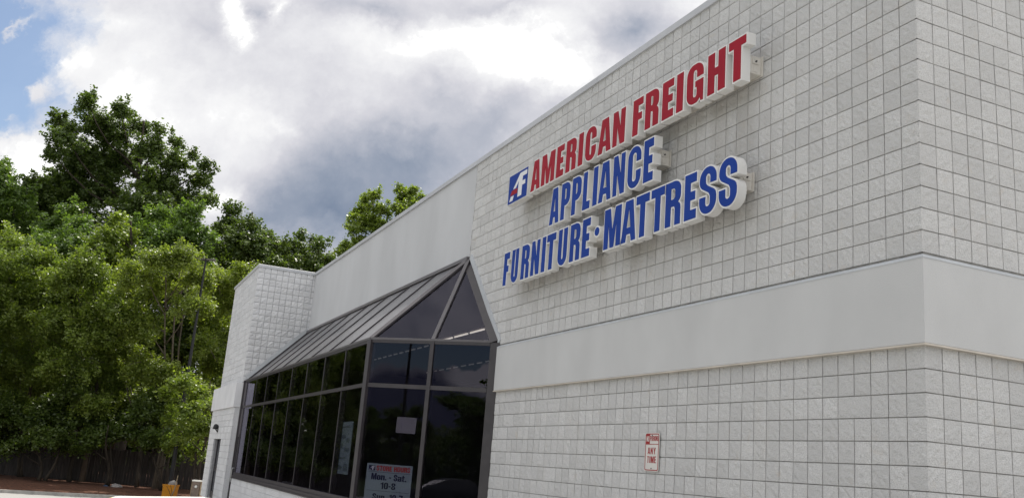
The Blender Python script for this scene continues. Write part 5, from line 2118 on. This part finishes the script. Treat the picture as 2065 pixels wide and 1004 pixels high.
def yard_things():
    # yellow bin at the edge of the straw bed
    D = 41.0
    b0, b1, tp = at(328, 1003, D), at(352, 1003, D), at(340, 976, D)
    z0 = ground_z(b0.x, b0.y)
    c = (b0 + b1) / 2
    h = tp.z - z0
    w = (b1 - b0).length
    rx = (b1 - b0).normalized()
    rx.z = 0
    rx.normalize()
    ry = Vector((-rx.y, rx.x, 0))
    root = empty('storage_bin', (c.x, c.y, z0), 'yellow plastic bin by the kerb beside the tower', 'bin')
    mb = MB()

    def ring(s, z, lean=0.05):
        o = Vector((c.x, c.y, z)) + rx * (lean * (z - z0))
        return [o + rx * (w / 2 * s * a) + ry * (w / 2 * s * b) for a, b in ((-1, -0.9), (-0.9, -1), (0.9, -1), (1, -0.9), (1, 0.9), (0.9, 1), (-0.9, 1), (-1, 0.9))]
    levels = [(0.96, z0), (1.0, z0 + h * 0.5), (1.06, z0 + h * 0.9), (1.12, z0 + h * 0.9), (1.12, z0 + h), (1.0, z0 + h), (0.95, z0 + h * 0.3)]
    V = [p for s, z in levels for p in ring(s, z)]
    F = [(k * 8 + j, k * 8 + (j + 1) % 8, (k + 1) * 8 + (j + 1) % 8, (k + 1) * 8 + j) for k in range(len(levels) - 1) for j in range(8)]
    F += [tuple(range(8))[::-1], tuple((len(levels) - 1) * 8 + j for j in range(8))]
    mb.quad_mesh(V, F)
    o = mb.build('bin_body', M['bin'], root)
    fix_normals(o)
    # crumpled grey sack sticking out of it
    sk = MB()
    cc = Vector((c.x, c.y, z0 + h * 0.75)) + rx * 0.08
    sk.tube([cc, cc + Vector((0, 0, 0.14)), cc + Vector((0, 0, 0.26)) + rx * 0.02, cc + Vector((0, 0, 0.32))], [0.16, 0.20, 0.17, 0.06], 9)
    o = sk.build('rubbish_sack', M['rock'], loc=cc, smooth=True)
    tag(o, 'dark grey sack poking out of the yellow bin', 'sack')
    # leaning stick and twigs in front
    a, b = at(345, 1003, D - 0.8), at(359, 958, D - 0.2)
    st = MB()
    st.tube([a, a.lerp(b, 0.5) + rx * 0.03, b], [0.03, 0.026, 0.018], 7)
    o = st.build('leaning_stick', M['stick'], loc=a, smooth=True)
    tag(o, 'pale dry stick leaning on the yellow bin', 'stick')
    tw = MB()
    for (u0, v0, u1, v1) in ((336, 979, 345, 1001), (344, 977, 347, 1002)):
        p, q = at(u0, v0, D - 0.55), at(u1, v1, D - 0.75)
        tw.tube([q, q.lerp(p, 0.5) + rx * 0.02, p], [0.014, 0.012, 0.008], 6)
    o = tw.build('twig', M['black'], loc=at(346, 1001, D - 0.75))
    tag(o, 'forked dark twig standing against the front of the yellow bin', 'twig')
    # brown meter pedestal next to the tower
    D2 = 38.3
    e = at(398, 968, D2)
    fx = at(408, 968, D2)
    wv = 0.30
    zt = e.z
    cx, cy = e.x, e.y
    zg = ground_z(cx, cy)
    root = empty('meter_pedestal', (cx, cy, zg), 'brown metal meter pedestal with a pale cap at the left of the tower', 'utility box')
    mb = MB()
    t = rx
    n = ry
    body = [Vector((cx, cy, 0)) + t * (wv / 2 * a) + n * (0.12 * b) for a, b in ((-1, -1), (1, -1), (1, 1), (-1, 1))]
    mb.quad_mesh([Vector((p.x, p.y, zg)) for p in body] + [Vector((p.x, p.y, zt - 0.04)) for p in body], [(0, 1, 5, 4), (1, 2, 6, 5), (2, 3, 7, 6), (3, 0, 4, 7), (4, 5, 6, 7)])
    o = mb.build('pedestal_body', M['brown'], root)
    fix_normals(o)
    cp = MB()
    cap = [Vector((cx, cy, 0)) + t * (wv / 2 * 1.12 * a) + n * (0.14 * b) for a, b in ((-1, -1), (1, -1), (1, 1), (-1, 1))]
    cp.quad_mesh([Vector((p.x, p.y, zt - 0.038)) for p in cap] + [Vector((p.x, p.y, zt + 0.015)) for p in cap], [(0, 1, 5, 4), (1, 2, 6, 5), (2, 3, 7, 6), (3, 0, 4, 7), (4, 5, 6, 7), (3, 2, 1, 0)])
    o = cp.build('pedestal_cap', M['white_conc'], root)
    fix_normals(o)
    sdm = MB()
    front = Vector((CAM.x - cx, CAM.y - cy, 0)).normalized()
    fn = n if n.dot(front) > 0 else -n
    q = Vector((cx, cy, zt - 0.24)) + fn * 0.12 + t * 0.03
    sdm.tube([q, q + fn * 0.05], [0.065, 0.055], 14)
    sdm.build('meter_dial', M['steel'], root)
    for sgn in (-1, 1):
        pm = MB()
        pp = Vector((cx, cy, 0)) + t * (sgn * (wv / 2 + 0.035)) + fn * 0.02
        pm.box(pp.x - 0.025, pp.x + 0.025, pp.y - 0.025, pp.y + 0.025, zg, zt - 0.05)
        pm.build('wooden_post', M['stick'], root)
    # litter and a stone on the straw
    for i, (u, v, D, r, mt, nm, lab, ct) in enumerate((
            (65, 976, 44.5, 0.13, 'litter', 'paper_scrap', 'flat white paper scrap at the left end of the straw bed', 'litter'),
            (103, 979, 44.3, 0.07, 'litter', 'paper_scrap', 'tiny white scrap right of the largest paper scrap', 'litter'),
            (155, 989, 43.6, 0.09, 'litter', 'paper_scrap', 'white scrap lying near the trunk foot on the straw', 'litter'),
            (208, 993, 43.2, 0.11, 'litter', 'paper_scrap', 'long pale scrap at the kerb below the grey stone', 'litter'),
            (236, 982, 44.6, 0.24, 'rock', 'field_stone', 'pale grey stone lying on the straw bed by the fence', 'stone'),
            (212, 983, 44.6, 0.17, 'bluebag', 'plastic_bag', 'dark blue plastic bag left of the grey stone', 'bag'))):
        p = at(u, v, D)
        g = random.Random(i)
        mb = MB()
        flat = 0.35 if mt == 'litter' else 0.75
        zc_ = -0.38
        P = Vector((p.x, p.y, p.z))
        rings = []
        for a in range(5):
            th = math.pi * (a + 0.5) / 5
            for b in range(9):
                ph = 2 * math.pi * b / 9
                k = r * g.uniform(0.75, 1.15)
                mb.v.append((P.x + k * math.sin(th) * math.cos(ph) * 1.3, P.y + k * math.sin(th) * math.sin(ph) * 1.3, P.z + k * flat * math.cos(th)))
        for a in range(4):
            for b in range(9):
                mb.f.append((a * 9 + b, a * 9 + (b + 1) % 9, (a + 1) * 9 + (b + 1) % 9, (a + 1) * 9 + b))
                mb.m.append(0)
        mb.f.append(tuple(range(9)))
        mb.m.append(0)
        mb.f.append(tuple(36 + b for b in range(9))[::-1])
        mb.m.append(0)
        o = mb.build(nm, M[mt], loc=P)
        fix_normals(o)
        tag(o, lab, ct)


yard_things()
